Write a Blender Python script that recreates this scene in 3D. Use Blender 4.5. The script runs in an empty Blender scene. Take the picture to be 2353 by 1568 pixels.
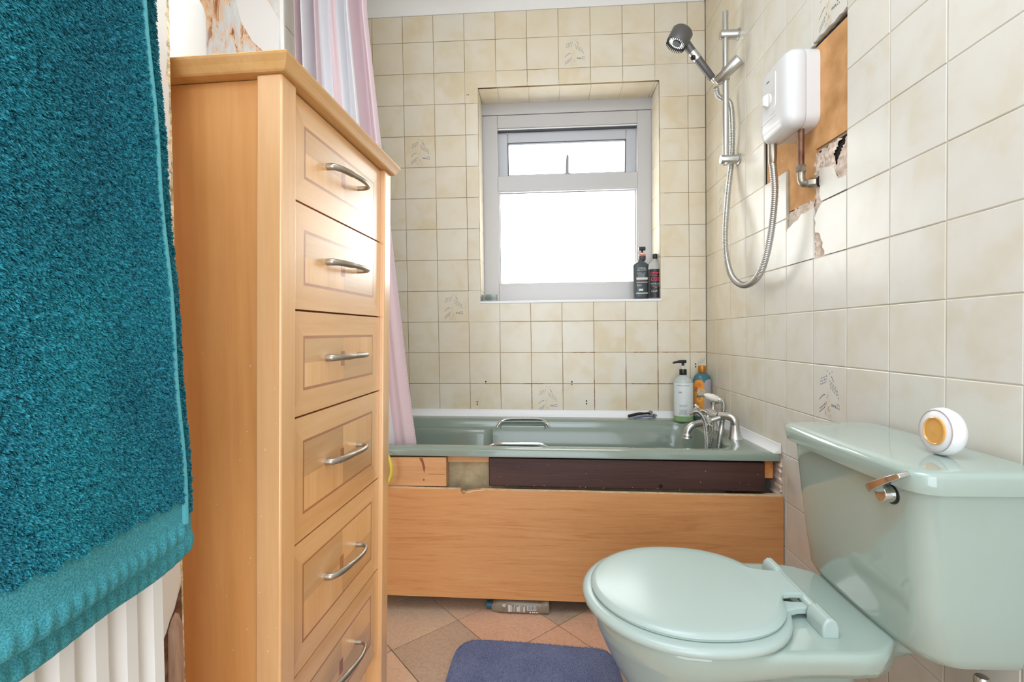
import bpy, bmesh, math, random
import numpy as np
from mathutils import Vector, Matrix

SC = bpy.context.scene
COL = SC.collection
PI = math.pi

# ------------------------------------------------------------------ camera
CAMP = Vector((-.77784, 0.0, .94755))
YAW, PIT, ROL, FPX = -.06086, -.01879, -.0116, 1096.29
fw = Vector((math.sin(YAW)*math.cos(PIT), math.cos(YAW)*math.cos(PIT), math.sin(PIT)))
rt0 = Vector((math.cos(YAW), -math.sin(YAW), 0)); up0 = rt0.cross(fw)
rt = rt0*math.cos(ROL) + up0*math.sin(ROL)
up = up0*math.cos(ROL) - rt0*math.sin(ROL)
cam = bpy.data.cameras.new('camera'); camo = bpy.data.objects.new('camera', cam); COL.objects.link(camo)
cam.sensor_fit = 'HORIZONTAL'; cam.sensor_width = 36; cam.lens = FPX/2353*36
cam.clip_start = .02; cam.clip_end = 60
M4 = Matrix((rt, up, -fw)).transposed().to_4x4(); M4.translation = CAMP
camo.matrix_world = M4
SC.camera = camo

# ------------------------------------------------------------------ light
SC.view_settings.view_transform = 'Standard'; SC.view_settings.look = 'None'
SC.view_settings.gamma = 1; SC.view_settings.use_curve_mapping = False
SC.view_settings.exposure = 0.0
w = bpy.data.worlds.new('overcast_sky'); SC.world = w; w.use_nodes = True
w.node_tree.nodes['Background'].inputs[0].default_value = (.93, .97, 1, 1)
w.node_tree.nodes['Background'].inputs[1].default_value = 3.0
def area(name, loc, rot, sx, sy, power, col):
    l = bpy.data.lights.new(name, 'AREA'); l.shape = 'RECTANGLE'; l.size = sx; l.size_y = sy
    l.energy = power; l.color = col
    o = bpy.data.objects.new(name, l); o.location = loc; o.rotation_euler = rot; COL.objects.link(o)
    return o
WIN_E = 5.2
area('overhead_fill_light', (-.85, .35, 2.50), (0, 0, 0), 1.1, 1.1, 22.0, (.76, .87, 1))  # added overhead fill for bounced light, no lamp fitting modelled
area('rear_fill_light', (-.85, -1.28, 1.25), (math.radians(90), 0, 0), 1.6, 2.3, 47, (.76, .87, 1))  # added fill behind the camera; the rear wall has no opening

# ------------------------------------------------------------------ materials
def lin(c):
    return tuple(((x/255)/12.92 if x/255 <= .04045 else ((x/255+.055)/1.055)**2.4) for x in c)
class NT:
    def __init__(s, name):
        s.m = bpy.data.materials.new(name); s.m.use_nodes = True
        s.t = s.m.node_tree; s.n = s.t.nodes; s.l = s.t.links
        s.b = s.n['Principled BSDF']
    def node(s, ty, **kw):
        n = s.n.new(ty)
        for k, v in kw.items():
            if k in n.inputs: n.inputs[k].default_value = v
            else: setattr(n, k, v)
        return n
    def link(s, a, b): s.l.new(a, b)
    def coord(s, kind='Object', scale=(1, 1, 1), loc=(0, 0, 0), rot=(0, 0, 0)):
        if kind == 'World':
            c = s.n.new('ShaderNodeNewGeometry').outputs['Position']
        else:
            c = s.n.new('ShaderNodeTexCoord').outputs[kind]
        mp = s.n.new('ShaderNodeMapping'); mp.inputs['Scale'].default_value = scale
        mp.inputs['Location'].default_value = loc; mp.inputs['Rotation'].default_value = rot
        s.link(c, mp.inputs['Vector']); return mp.outputs[0]
    def noise(s, vec, scale, detail=4, rough=.5, dist=0):
        n = s.n.new('ShaderNodeTexNoise'); n.inputs['Scale'].default_value = scale
        n.inputs['Detail'].default_value = detail; n.inputs['Roughness'].default_value = rough
        n.inputs['Distortion'].default_value = dist
        s.link(vec, n.inputs['Vector']); return n.outputs['Fac']
    def ramp(s, fac, stops):
        r = s.n.new('ShaderNodeValToRGB'); e = r.color_ramp.elements
        e[0].position = stops[0][0]; e[0].color = (*lin(stops[0][1]), 1)
        e[1].position = stops[-1][0]; e[1].color = (*lin(stops[-1][1]), 1)
        for p, c in stops[1:-1]:
            x = e.new(p); x.color = (*lin(c), 1)
        s.link(fac, r.inputs[0]); return r.outputs[0]
    def mix(s, fac, a, b, mode='MIX'):
        m = s.n.new('ShaderNodeMix'); m.data_type = 'RGBA'; m.blend_type = mode
        for sock, v in ((m.inputs[0], fac), (m.inputs[6], a), (m.inputs[7], b)):
            if hasattr(v, 'is_linked') or hasattr(v, 'links'): s.link(v, sock)
            elif isinstance(v, (int, float)): sock.default_value = v
            else: sock.default_value = (*v, 1)
        return m.outputs[2]
    def math(s, op, a, b=0):
        m = s.n.new('ShaderNodeMath'); m.operation = op
        for i, v in enumerate((a, b)):
            if isinstance(v, (int, float)): m.inputs[i].default_value = v
            else: s.link(v, m.inputs[i])
        return m.outputs[0]
    def bump(s, h, dist=.001, strength=1):
        b = s.n.new('ShaderNodeBump'); b.inputs['Distance'].default_value = dist
        b.inputs['Strength'].default_value = strength
        s.link(h, b.inputs['Height']); s.link(b.outputs[0], s.b.inputs['Normal'])
    def rnd(s): return s.n.new('ShaderNodeObjectInfo').outputs['Random']

def plain(name, c, rough=.5, metal=0, coat=0, trans=0, bump=None, var=None, alpha=1):
    N = NT(name); N.b.inputs['Base Color'].default_value = (*lin(c), 1)
    N.b.inputs['Roughness'].default_value = rough; N.b.inputs['Metallic'].default_value = metal
    N.b.inputs['Coat Weight'].default_value = coat; N.b.inputs['Transmission Weight'].default_value = trans
    if var:
        sc, d = var
        f = N.noise(N.coord(), sc, 4)
        c2 = tuple(max(0, x-d) for x in c); c3 = tuple(min(255, x+d*.5) for x in c)
        N.link(N.ramp(f, [(.3, c2), (.7, c3)]), N.b.inputs['Base Color'])
    if bump:
        N.bump(N.noise(N.coord(), bump[0], 4), bump[1])
    return N.m

def tile_mat():
    N = NT('cream_glazed_tile')
    pos = N.coord('World')
    r = N.rnd()
    # every tile gets its own piece of the mottled glaze
    cmb = N.n.new('ShaderNodeCombineXYZ'); N.link(N.math('MULTIPLY', r, 37.0), cmb.inputs[0]); N.link(N.math('MULTIPLY', r, 91.0), cmb.inputs[2])
    add = N.n.new('ShaderNodeVectorMath'); add.operation = 'ADD'; N.link(pos, add.inputs[0]); N.link(cmb.outputs[0], add.inputs[1])
    f = N.noise(add.outputs[0], 9, 3, .55, .3)
    base = N.ramp(f, [(.34, (218, 204, 174)), (.5, (226, 220, 206)), (.66, (230, 227, 218))])
    # yellowing towards the far corner of the bath
    sep = N.n.new('ShaderNodeSeparateXYZ'); N.link(pos, sep.inputs[0])
    mr = N.n.new('ShaderNodeMapRange'); mr.inputs['From Min'].default_value = 1.55; mr.inputs['From Max'].default_value = 2.2
    mr.inputs['To Min'].default_value = 0.0; mr.inputs['To Max'].default_value = 1.0
    N.link(sep.outputs[1], mr.inputs['Value'])
    n2 = N.noise(pos, 3.0, 3)
    base = N.mix(N.math('MULTIPLY', N.math('SUBTRACT', 1, mr.outputs[0]), .55), base, lin((216, 213, 206)))
    st = N.math('MULTIPLY', mr.outputs[0], N.math('ADD', n2, -.02))
    base = N.mix(st, base, lin((222, 202, 166)), 'MIX')
    g = N.mix(N.math('MULTIPLY', r, .30), base, lin((232, 226, 212)))
    N.link(g, N.b.inputs['Base Color'])
    N.b.inputs['Roughness'].default_value = .26
    N.b.inputs['Specular IOR Level'].default_value = .42
    N.bump(N.noise(pos, 12, 2), .0012)
    return N.m

def wood(name, stops, axis=2, scale=14, rough=.36, stretch=.06, coat=0, rand=.5, dist=.6):
    N = NT(name)
    sc = [1, 1, 1]; sc[axis] = stretch
    cmb = N.n.new('ShaderNodeCombineXYZ'); r = N.rnd()
    for i in range(3): N.link(N.math('MULTIPLY', r, 7.0+3*i), cmb.inputs[i])
    v = N.coord('Object', tuple(sc))
    add = N.n.new('ShaderNodeVectorMath'); add.operation = 'ADD'; N.link(v, add.inputs[0]); N.link(cmb.outputs[0], add.inputs[1])
    f = N.noise(add.outputs[0], scale, 6, .6, dist)
    f2 = N.noise(add.outputs[0], scale*9, 3, .6)
    ff = N.math('ADD', N.math('MULTIPLY', f, .75), N.math('MULTIPLY', f2, .25))
    c = N.ramp(ff, stops)
    N.link(c, N.b.inputs['Base Color'])
    N.b.inputs['Roughness'].default_value = rough; N.b.inputs['Coat Weight'].default_value = coat
    N.b.inputs['Coat Roughness'].default_value = .27; N.b.inputs['Coat IOR'].default_value = 2.0
    N.bump(f2, .0003)
    return N.m

BEECH = [(.30, (216, 158, 98)), (.5, (230, 176, 116)), (.70, (240, 192, 136))]
def tone(st, k): return [(p, tuple(min(255, int(x*k)) for x in c)) for p, c in st]
m_tile = tile_mat()
m_grout = plain('grout', (158, 136, 104), .9, var=(9, 42))
m_grout_light = plain('pale_grout', (205, 196, 176), .9, var=(7, 26))
m_plaster = plain('bare_plaster', (206, 184, 160), .95, bump=(60, .003), var=(18, 34))
m_white_wall = plain('white_paint', (232, 229, 222), .7, bump=(40, .0006))
m_ceil = plain('ceiling_paint', (236, 235, 232), .8)
m_upvc = plain('white_upvc', (192, 189, 188), .35)
m_sash = plain('white_upvc_sash', (190, 190, 194), .35)
m_sage = plain('sage_ceramic', (166, 182, 172), .1, coat=.6)
m_sage_bath = plain('sage_acrylic', (134, 146, 133), .16, coat=.3)
m_sage_seat = plain('sage_seat_plastic', (178, 194, 187), .24)
m_shell = plain('fibreglass_shell', (206, 188, 150), .9, bump=(120, .002), var=(30, 22))
m_chrome = plain('chrome', (214, 214, 212), .13, 1)
m_chrome2 = plain('satin_chrome', (200, 199, 196), .3, 1)
m_nickel = plain('brushed_nickel', (176, 168, 156), .34, 1)
m_white = plain('white_plastic', (222, 221, 220), .28)
m_white2 = plain('white_enamel', (236, 235, 232), .3)
m_black = plain('black_plastic', (22, 22, 22), .35)
m_dark = plain('dark_void', (26, 20, 16), .95)
m_copper = plain('old_copper', (124, 88, 70), .45, .7, var=(30, 30))
m_hb = plain('hardboard', (214, 160, 104), .85, var=(14, 26), bump=(200, .0004))
m_anth = plain('anthracite_plastic', (98, 96, 94), .38, .3)
m_trim = plain('white_sealing_strip', (238, 237, 236), .4)
m_beech = wood('beech_vertical', BEECH, 2, coat=1)
m_beech_y = wood('beech_along', tone(BEECH, 1.02), 1, coat=1)
m_beech_side = wood('beech_side_panel', [(.3, (208, 140, 76)), (.5, (224, 160, 94)), (.7, (234, 174, 110))], 2, 11)
m_ven_a = wood('veneer_light', tone(BEECH, 1.05), 2, 14, .3, coat=1)
m_ven_b = wood('veneer_dark', tone(BEECH, .93), 1, 14, .3, coat=1)
m_inlay = wood('inlay_strip', [(.3, (168, 104, 60)), (.7, (188, 122, 76))], 1, 20, .35, coat=1)
m_top = wood('cabinet_top_wood', [(.3, (204, 152, 90)), (.5, (216, 166, 104)), (.7, (226, 180, 122))], 1)
m_panel = wood('laminate_oak', [(.30, (188, 124, 72)), (.46, (208, 146, 90)), (.66, (214, 155, 100))], 0, 46, .45, .05, dist=1.8)
m_chip = plain('raw_chipboard_edge', (226, 192, 150), .9, var=(60, 20))
m_brown = wood('dark_brown_timber', [(.3, (52, 28, 24)), (.7, (84, 52, 44))], 0, 30, .5)
m_pine = wood('rough_pine', [(.3, (196, 140, 92)), (.5, (214, 162, 112)), (.72, (224, 176, 128))], 0, 12, .75, .1)

def M(name): return bpy.data.materials[name]

# ------------------------------------------------------------------ mesh helpers
class MB:
    def __init__(s): s.v = []; s.f = []; s.m = []; s.n = 0
    def add(s, verts, faces, mat=0):
        b = s.n; s.v.extend([tuple(map(float, p)) for p in verts]); s.n += len(verts)
        s.f.extend([tuple(b+i for i in f) for f in faces]); s.m.extend([mat]*len(faces))
        return s
    def box(s, x0, x1, y0, y1, z0, z1, mat=0):
        v = [(x, y, z) for x in (x0, x1) for y in (y0, y1) for z in (z0, z1)]
        return s.add(v, [(0, 1, 3, 2), (4, 6, 7, 5), (0, 4, 5, 1), (2, 3, 7, 6), (0, 2, 6, 4), (1, 5, 7, 3)], mat)
    def loft(s, rings, c0=True, c1=True, mat=0):
        n = len(rings[0]); v = [p for r in rings for p in r]; f = []
        for k in range(len(rings)-1):
            for i in range(n):
                j = (i+1) % n
                f.append((k*n+i, k*n+j, (k+1)*n+j, (k+1)*n+i))
        if c0: f.append(tuple(range(n))[::-1])
        if c1: f.append(tuple((len(rings)-1)*n+i for i in range(n)))
        return s.add(v, f, mat)
    def prism(s, poly, fn, d0, d1, mat=0):      # poly of (a, b); fn(a, b, d) -> point
        return s.loft([[fn(a, b, d0) for a, b in poly], [fn(a, b, d1) for a, b in poly]], mat=mat)
    def tube(s, pts, r, n=12, caps=True, mat=0, flat=None):
        P = [Vector(p) for p in pts]; R = r if hasattr(r, '__len__') else [r]*len(P)
        rings = []; nrm = None
        for i, p in enumerate(P):
            t = (P[min(i+1, len(P)-1)]-P[max(i-1, 0)]).normalized()
            if nrm is None:
                a = Vector((0, 0, 1)) if abs(t.z) < .9 else Vector((1, 0, 0))
                nrm = (a - t*a.dot(t)).normalized()
            else:
                nrm = (nrm - t*nrm.dot(t)).normalized()
            bn = t.cross(nrm)
            k = flat if flat else 1
            rings.append([p + (nrm*math.cos(2*PI*j/n)*k + bn*math.sin(2*PI*j/n))*R[i] for j in range(n)])
        return s.loft(rings, caps, caps, mat)
    def lathe(s, prof, o, ax=(0, 0, 1), n=32, mat=0, c0=True, c1=True, sx=1, sy=1, rot=0):
        ax = Vector(ax).normalized(); o = Vector(o)
        if abs(ax.z) > .99: a = Vector((1, 0, 0))
        else: a = ax.cross(Vector((0, 0, 1))).normalized()
        a = (a - ax*a.dot(ax)).normalized(); b = ax.cross(a)
        if rot: a, b = a*math.cos(rot)+b*math.sin(rot), b*math.cos(rot)-a*math.sin(rot)
        rings = [[o + ax*z + a*(r*sx*math.cos(2*PI*j/n)) + b*(r*sy*math.sin(2*PI*j/n)) for j in range(n)] for r, z in prof]
        return s.loft(rings, c0, c1, mat)

def spline(pts, n=8):
    P = [Vector(p) for p in pts]; P = [P[0]*2-P[1]] + P + [P[-1]*2-P[-2]]; out = []
    for i in range(1, len(P)-2):
        for k in range(n):
            t = k/n; a, b, c, d = P[i-1:i+3]
            out.append(.5*((2*b)+(c-a)*t+(2*a-5*b+4*c-d)*t*t+(3*b-a-3*c+d)*t**3))
    out.append(P[-2]); return out
def resample(pts, step):
    P = [Vector(p) for p in pts]; L = [0]
    for a, b in zip(P, P[1:]): L.append(L[-1]+(b-a).length)
    n = max(2, int(L[-1]/step)); out = []; k = 0
    for i in range(n+1):
        d = L[-1]*i/n
        while k < len(L)-2 and L[k+1] < d: k += 1
        t = (d-L[k])/max(1e-9, L[k+1]-L[k]); out.append(P[k].lerp(P[k+1], min(1, t)))
    return out

def obj(name, mb, mat, parent=None, angle=35, bevel=0, seg=2, recalc=True, label=None, kind=None, smooth=True):
    me = bpy.data.meshes.new(name)
    v = np.array(mb.v, float).reshape(-1, 3)
    if parent is not None:
        o_ = parent
        while o_ is not None: v = v - np.array(o_.location); o_ = o_.parent
    me.from_pydata(v.tolist(), [], mb.f)
    mats = mat if isinstance(mat, (list, tuple)) else [mat]
    for m in mats: me.materials.append(m)
    if len(mats) > 1: me.polygons.foreach_set('material_index', mb.m)
    if recalc:
        bm = bmesh.new(); bm.from_mesh(me); bmesh.ops.recalc_face_normals(bm, faces=bm.faces); bm.to_mesh(me); bm.free()
    me.polygons.foreach_set('use_smooth', [smooth]*len(me.polygons))
    if smooth and angle: me.set_sharp_from_angle(angle=math.radians(angle))
    me.update()
    o = bpy.data.objects.new(name, me); COL.objects.link(o)
    if parent is not None: o.parent = parent
    if bevel:
        b = o.modifiers.new('bevel', 'BEVEL'); b.width = bevel; b.segments = seg; b.limit_method = 'ANGLE'; b.angle_limit = math.radians(40)
    if label: o['label'] = label
    if kind: o['kind'] = kind
    return o
def thing(name, label, cat, loc=(0, 0, 0), group=None):
    o = bpy.data.objects.new(name, None); COL.objects.link(o); o.location = loc; o.empty_display_size = .05
    o['label'] = label; o['category'] = cat
    if group: o['group'] = group
    return o
def tag(o, label, cat, group=None):
    o['label'] = label; o['category'] = cat
    if group: o['group'] = group
    return o
def struct(name, mb, mat, **k):
    o = obj(name, mb, mat, **k); o['kind'] = 'structure'; return o

def text_mb(txt, size, fn, font=None, shear=0, mat=0, mb=None, align='CENTER'):
    c = bpy.data.curves.new('lettering', 'FONT'); c.body = txt; c.size = size; c.align_x = align; c.align_y = 'CENTER'
    c.shear = shear; c.resolution_u = 2
    o = bpy.data.objects.new('lettering', c); COL.objects.link(o)
    dg = bpy.context.evaluated_depsgraph_get(); me = bpy.data.meshes.new_from_object(o.evaluated_get(dg))
    mb = mb or MB()
    mb.add([fn(p.co.x, p.co.y) for p in me.vertices], [tuple(p.vertices) for p in me.polygons], mat)
    bpy.data.objects.remove(o); bpy.data.curves.remove(c); bpy.data.meshes.remove(me)
    return mb

# ------------------------------------------------------------------ room shell
D = 2.298; ZC = 2.56; XL = -1.676; YS = 1.66
# window opening
WX0, WX1, WZ0, WZ1, WD = -1.068, -.212, 1.098, 2.121, 2.467
def back_body(mb, y0, y1, xl, xr):
    mb.box(xl, WX0-.008, y0, y1, 0, ZC); mb.box(WX1+.008, xr, y0, y1, 0, ZC)
    mb.box(WX0-.008, WX1+.008, y0, y1, 0, WZ0-.008); mb.box(WX0-.008, WX1+.008, y0, y1, WZ1+.008, ZC)
wb = MB(); back_body(wb, D+.012, D+.26, XL-.1, .15)
wall_back = struct('wall_back', wb, m_plaster)
wall_right = struct('wall_right', MB().box(.014, .15, -1.3, D+.012, 0, ZC), m_plaster)
wall_alcove = struct('wall_alcove', MB().box(XL-.10, XL-.009, YS+.012, D+.012, 0, ZC), m_plaster)
fl = MB().box(-2.4, .15, -1.3, D+.1, -.06, -.0022)
floor = struct('floor', fl, plain('floor_joint', (142, 122, 98), .8, var=(20, 20)))
ceiling = struct('ceiling', MB().box(-2.4, .15, -1.3, D+.26, ZC, ZC+.08), m_ceil)
struct('wall_rear', MB().box(-2.4, .15, -1.42, -1.3, 0, ZC), m_white_wall)

# coving
def coving(name, a, b, inn):
    a = Vector(a); b = Vector(b); inn = Vector(inn); h = .085
    pr = [(0, 0), (.006, 0)] + [(.006+.07*(1-math.cos(t)), .075*math.sin(t)) for t in [i*PI/16 for i in range(0, 9)]] + [(.076, h), (0, h)]
    mb = MB(); mb.loft([[p + inn*u + Vector((0, 0, ZC-h+v)) for u, v in pr] for p in (a, b)])
    return struct(name, mb, m_ceil)
coving('trim_1', (XL, D, 0), (0, D, 0), (0, -1, 0))
coving('trim_2', (0, D, 0), (0, -1.3, 0), (-1, 0, 0))

random.seed(4)
T = .15
# clip helpers: cut an axis aligned rectangle out of a convex polygon
def clip(poly, ax, val, keep):
    out = []
    for i in range(len(poly)):
        p, q = poly[i], poly[(i+1) % len(poly)]
        ip = (p[ax] <= val) if keep < 0 else (p[ax] >= val); iq = (q[ax] <= val) if keep < 0 else (q[ax] >= val)
        if ip: out.append(p)
        if ip != iq:
            t = (val-p[ax])/(q[ax]-p[ax]); out.append((p[0]+(q[0]-p[0])*t, p[1]+(q[1]-p[1])*t))
    return out if len(out) > 2 else []
def area2(p): return abs(sum(p[i][0]*p[(i+1) % len(p)][1]-p[(i+1) % len(p)][0]*p[i][1] for i in range(len(p))))/2 if p else 0
def cutrect(poly, x0, x1, z0, z1):
    inside = clip(clip(clip(clip(poly, 0, x0, 1), 0, x1, -1) if clip(poly, 0, x0, 1) else [], 1, z0, 1) if True else [], 1, z1, -1) if clip(poly, 0, x0, 1) else []
    if area2(inside) < 1e-7: return [poly]
    r = []
    a = clip(poly, 0, x0, -1); b = clip(poly, 0, x1, 1)
    m = clip(poly, 0, x0, 1); m = clip(m, 0, x1, -1) if m else []
    for q in (a, b): r.append(q)
    if m: r.append(clip(m, 1, z1, 1)); r.append(clip(m, 1, z0, -1))
    return [q for q in r if area2(q) > 2e-6]
def shrink(poly, d):
    cx = sum(p[0] for p in poly)/len(poly); cz = sum(p[1] for p in poly)/len(poly)
    return [(p[0]-math.copysign(min(d, abs(p[0]-cx)), p[0]-cx), p[1]-math.copysign(min(d, abs(p[1]-cz)), p[1]-cz)) for p in poly]
def tile_piece(mb, poly, fn, gap=.0011, th=.0085, soft=True):
    if soft and len(poly) == 4:
        o = shrink(poly, gap); i = shrink(poly, gap+.0016)
        mb.loft([[fn(a, b, th) for a, b in o], [fn(a, b, .0009) for a, b in o], [fn(a, b, 0) for a, b in i]])
    else:
        mb.prism(poly, fn, th, 0)

def motif(mb, fn, s=1.0):
    """spray of small dashes as printed on the picture tiles; unit square coordinates"""
    rr = random.Random(7)
    def dash(x, y, ang, L, wd=.015, mat=0):
        ca, sa = math.cos(ang), math.sin(ang)
        q = [(-L/2, -wd/2), (L/2, -wd/2), (L/2, wd/2), (-L/2, wd/2)]
        mb.add([fn(x+a*ca-b*sa, y+a*sa+b*ca) for a, b in q], [(0, 1, 2, 3)], mat)
    for x, y in ((.46, .9), (.53, .86), (.6, .89)): dash(x, y, -.9, .025)
    for k in range(3): dash(.59+.022*k, .80-.035*k, -.9, .04)
    for i in range(4):
        for j in range(3): dash(.25+.055*i+.01*j, .64+.045*i*.4+.055*j, 1.0, .032)
    for k in range(6): dash(.22+.03*k, .36+.10*math.sin(k*.28), .7-.1*k, .035)
    for i in range(4):
        for j in range(2): dash(.23+.045*i, .13+.05*i*.6+.06*j, .9, .045)
    for i in range(5):
        for j in range(3): dash(.56+.055*i-.012*j, .60-.035*i+.06*j-.02*(i > 3), -.95, .045, .012)
    for i in range(5):
        for j in range(2): dash(.60+.05*i, .28-.005*i+.06*j*(1 if i > 2 else .4), -.9+.9*(i < 2), .045)
    for k in range(26):
        x = .47+rr.uniform(-.09, .09); y = rr.uniform(.06, .5); dash(x, y, PI/2+(x-.47)*-5, .06, .006, 1)
m_print = plain('blue_grey_print', (106, 126, 138), .4)
m_print2 = plain('tan_print', (206, 178, 128), .4)

# ---- back wall tiles ----
BX, BZ, SB, LB = -1.42554, .85094, -.0058, -.00414
def bcorner(c, r): return (BX + c*T + LB*r*T, BZ + r*T + SB*c*T)
def fb(a, b, d): return (a, D+d, b)
bgrout = MB(); brown_print = []
def clampbox(poly, x0, x1, z0, z1):
    for ax, v, k in ((0, x0, 1), (0, x1, -1), (1, z0, 1), (1, z1, -1)):
        poly = clip(poly, ax, v, k) if poly else []
    return poly
decor_b = {(0, 6), (5, 9), (1, 1), (4, -2), (9, -1), (3, 13)}
for r in range(-3, 12):
    for c in range(-2, 10):
        q = [bcorner(c, r), bcorner(c+1, r), bcorner(c+1, r+1), bcorner(c, r+1)]
        q = clampbox(q, XL, -.0005, .5, ZC-.02)
        if not q or area2(q) < 2e-4: continue
        ps = cutrect(q, WX0, WX1, WZ0, WZ1)
        if not ps: continue
        mb = MB(); off = random.uniform(0, .0005)
        for p in ps:
            if area2(p) < 2e-5: continue
            tile_piece(mb, p, lambda a, b, d: fb(a, b, d+off), soft=(len(ps) == 1))
            bgrout.prism(p, fb, .0122, .0018)
        if mb.n:
            t = obj('tile', mb, m_tile, wall_back, angle=25)
            if (c, r) in decor_b:
                mm = MB(); p0 = bcorner(c, r)
                fnm = lambda a, b, p0=p0, off=off: fb(p0[0]+a*T, p0[1]+b*T, -.0003+off)
                motif(mm, fnm)
                if c == 9: mm.v = [(min(x, -.002), y, z) for x, y, z in mm.v]
                obj('printed_flower', mm, [m_print, m_print2], t, recalc=False, smooth=False)
obj('grout', bgrout, m_grout, wall_back, smooth=False)
# screw holes left in the tiles
hm = MB()
def holes(lst, fn):
    for a, b, r_ in lst:
        hm.lathe([(r_, 0), (r_, .0004)], fn(a, b, -.0007), (0, 1, 0), 10)
holes([(-1.0472, .708, .0035), (-1.0472, .698, .002), (-1.0902, .61, .0032), (-1.0902, .598, .0032), (-.6325, .705, .004), (-.6325, .692, .0028),
       (-.5635, .613, .0038), (-.5635, .600, .0035), (-.051, .7865, .0035), (-.051, .7735, .0035), (-1.123, 2.0895, .0018), (-1.115, 2.0897, .0028)], fb)
obj('screw_hole', hm, m_dark, wall_back, kind='stuff')
# rust runs in the joints under the window corner
rm = MB()
rr = random.Random(3)
for c, z0, z1, wd in ((8, .58, 1.096, .0035), (4, .58, .70, .003), (6, .58, .72, .0028), (7, .58, .78, .0032), (5, .66, .72, .002)):
    seg = 14
    for k in range(seg):
        za = z0+(z1-z0)*k/seg; zb = z0+(z1-z0)*(k+1)/seg
        x = BX+c*T+LB*(((za+zb)/2-BZ)); ww = wd*(.5+rr.random()*.7)
        rm.box(x-ww/2, x+ww/2, D+.0004, D+.0022, za, zb)
for x0, x1, r in ((-.205, -.09, 1), (-.07, -.03, 1), (-.205, -.075, 0), (-.35, -.23, 0), (-.045, -.004, 0), (-.35, -.21, -1), (-.205, -.13, -1), (-.63, -.52, 0), (-.87, -.77, -1)):
    n = max(3, int((x1-x0)/.012))
    for k in range(n):
        xa = x0+(x1-x0)*k/n; xb = x0+(x1-x0)*(k+1)/n; z = BZ+r*T+SB*(xa-BX); hh = .0018+rr.random()*.002
        rm.box(xa, xb, D+.0004, D+.0022, z-hh/2, z+hh/2)
obj('rust_stain', rm, plain('rusty_joint', (142, 92, 48), .9, var=(40, 34)), wall_back, kind='stuff', smooth=False)

# window reveal, tiled
xs = [WX0] + [BX+c*T for c in range(3, 9)] + [WX1]
for a, b in zip(xs, xs[1:]):
    mb = MB(); tile_piece(mb, [(a, D+.0088), (b, D+.0088), (b, WD), (a, WD)], lambda u, v, d: (u, v, WZ1+d)); obj('tile', mb, m_tile, wall_back, angle=25)
zs = [WZ0] + [BZ+r*T for r in range(2, 9)] + [WZ1]
for a, b in zip(zs, zs[1:]):
    if b-a < .02: continue
    mb = MB(); tile_piece(mb, [(D+.0088, a), (WD, a), (WD, b), (D+.0088, b)], lambda u, v, d: (WX1+d, u, v)); obj('tile', mb, m_tile, wall_back, angle=25)
    mb = MB(); tile_piece(mb, [(D+.0088, a), (WD, a), (WD, b), (D+.0088, b)], lambda u, v, d: (WX0-d, u, v)); obj('tile', mb, m_tile, wall_back, angle=25)
rv = MB(); e = .0022
rv.box(WX0-.02, WX1+.02, D+.0008, WD+.06, WZ1+e, WZ1+.02); rv.box(WX1+e, WX1+.02, D+.0008, WD+.06, WZ0-.01, WZ1+.02)
rv.box(WX0-.02, WX0-e, D+.0008, WD+.06, WZ0-.01, WZ1+.02)
obj('reveal_grout', rv, m_grout_light, wall_back, smooth=False)
struct('trim_3', MB().box(WX0-.002, WX1+.004, D-.003, WD+.05, WZ0-.012, WZ0), m_trim, bevel=.002)

# ---- right wall tiles ----
RO, RTc, HR, SR = .13333, .9968*T, 1.00303*T, .00823
def rcorner(c, r): return (D-RO-c*RTc, .84 + r*HR + SR*c*T)
def fr(a, b, d): return (d, a, b)
hole = {(3, 4), (4, 3), (4, 4), (4, 5), (5, 4), (5, 5)}
broken = {(4, 2): [(0.01, 0.01), (.99, .01), (.99, .96), (.72, .93), (.58, .955), (.45, .86), (.3, .85), (.16, .79), (.05, .77), (.01, .70)],
          (5, 2): [(.36, .01), (.99, .01), (.99, .99), (.3, .99), (.22, .95), (.12, .86), (.03, .76), (.08, .66), (.05, .58), (.06, .48), (.16, .46), (.22, .42), (.25, .32), (.31, .25), (.29, .17), (.37, .08)],
          (5, 3): [(.25, .02), (.99, .02), (.99, .26), (.8, .255), (.68, .31), (.63, .37), (.57, .5), (.5, .57), (.36, .60), (.18, .63), (.2, .5), (.17, .38), (.22, .3), (.2, .16)],
          (5, 6): [(0.01, .05), (.1, .035), (.22, .06), (.35, .03), (.5, .05), (.66, .02), (.8, .05), (.9, .03), (.99, .06), (.99, .99), (.01, .99)]}
rgrout = MB(); decor_r = {(5, -1), (5, 6), (0, 4), (0, -2)}
def bil(c, r, a, b):
    p00, p10, p11, p01 = rcorner(c, r), rcorner(c+1, r), rcorner(c+1, r+1), rcorner(c, r+1)
    return tuple((1-a)*(1-b)*p00[k]+a*(1-b)*p10[k]+a*b*p11[k]+(1-a)*b*p01[k] for k in (0, 1))
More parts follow.
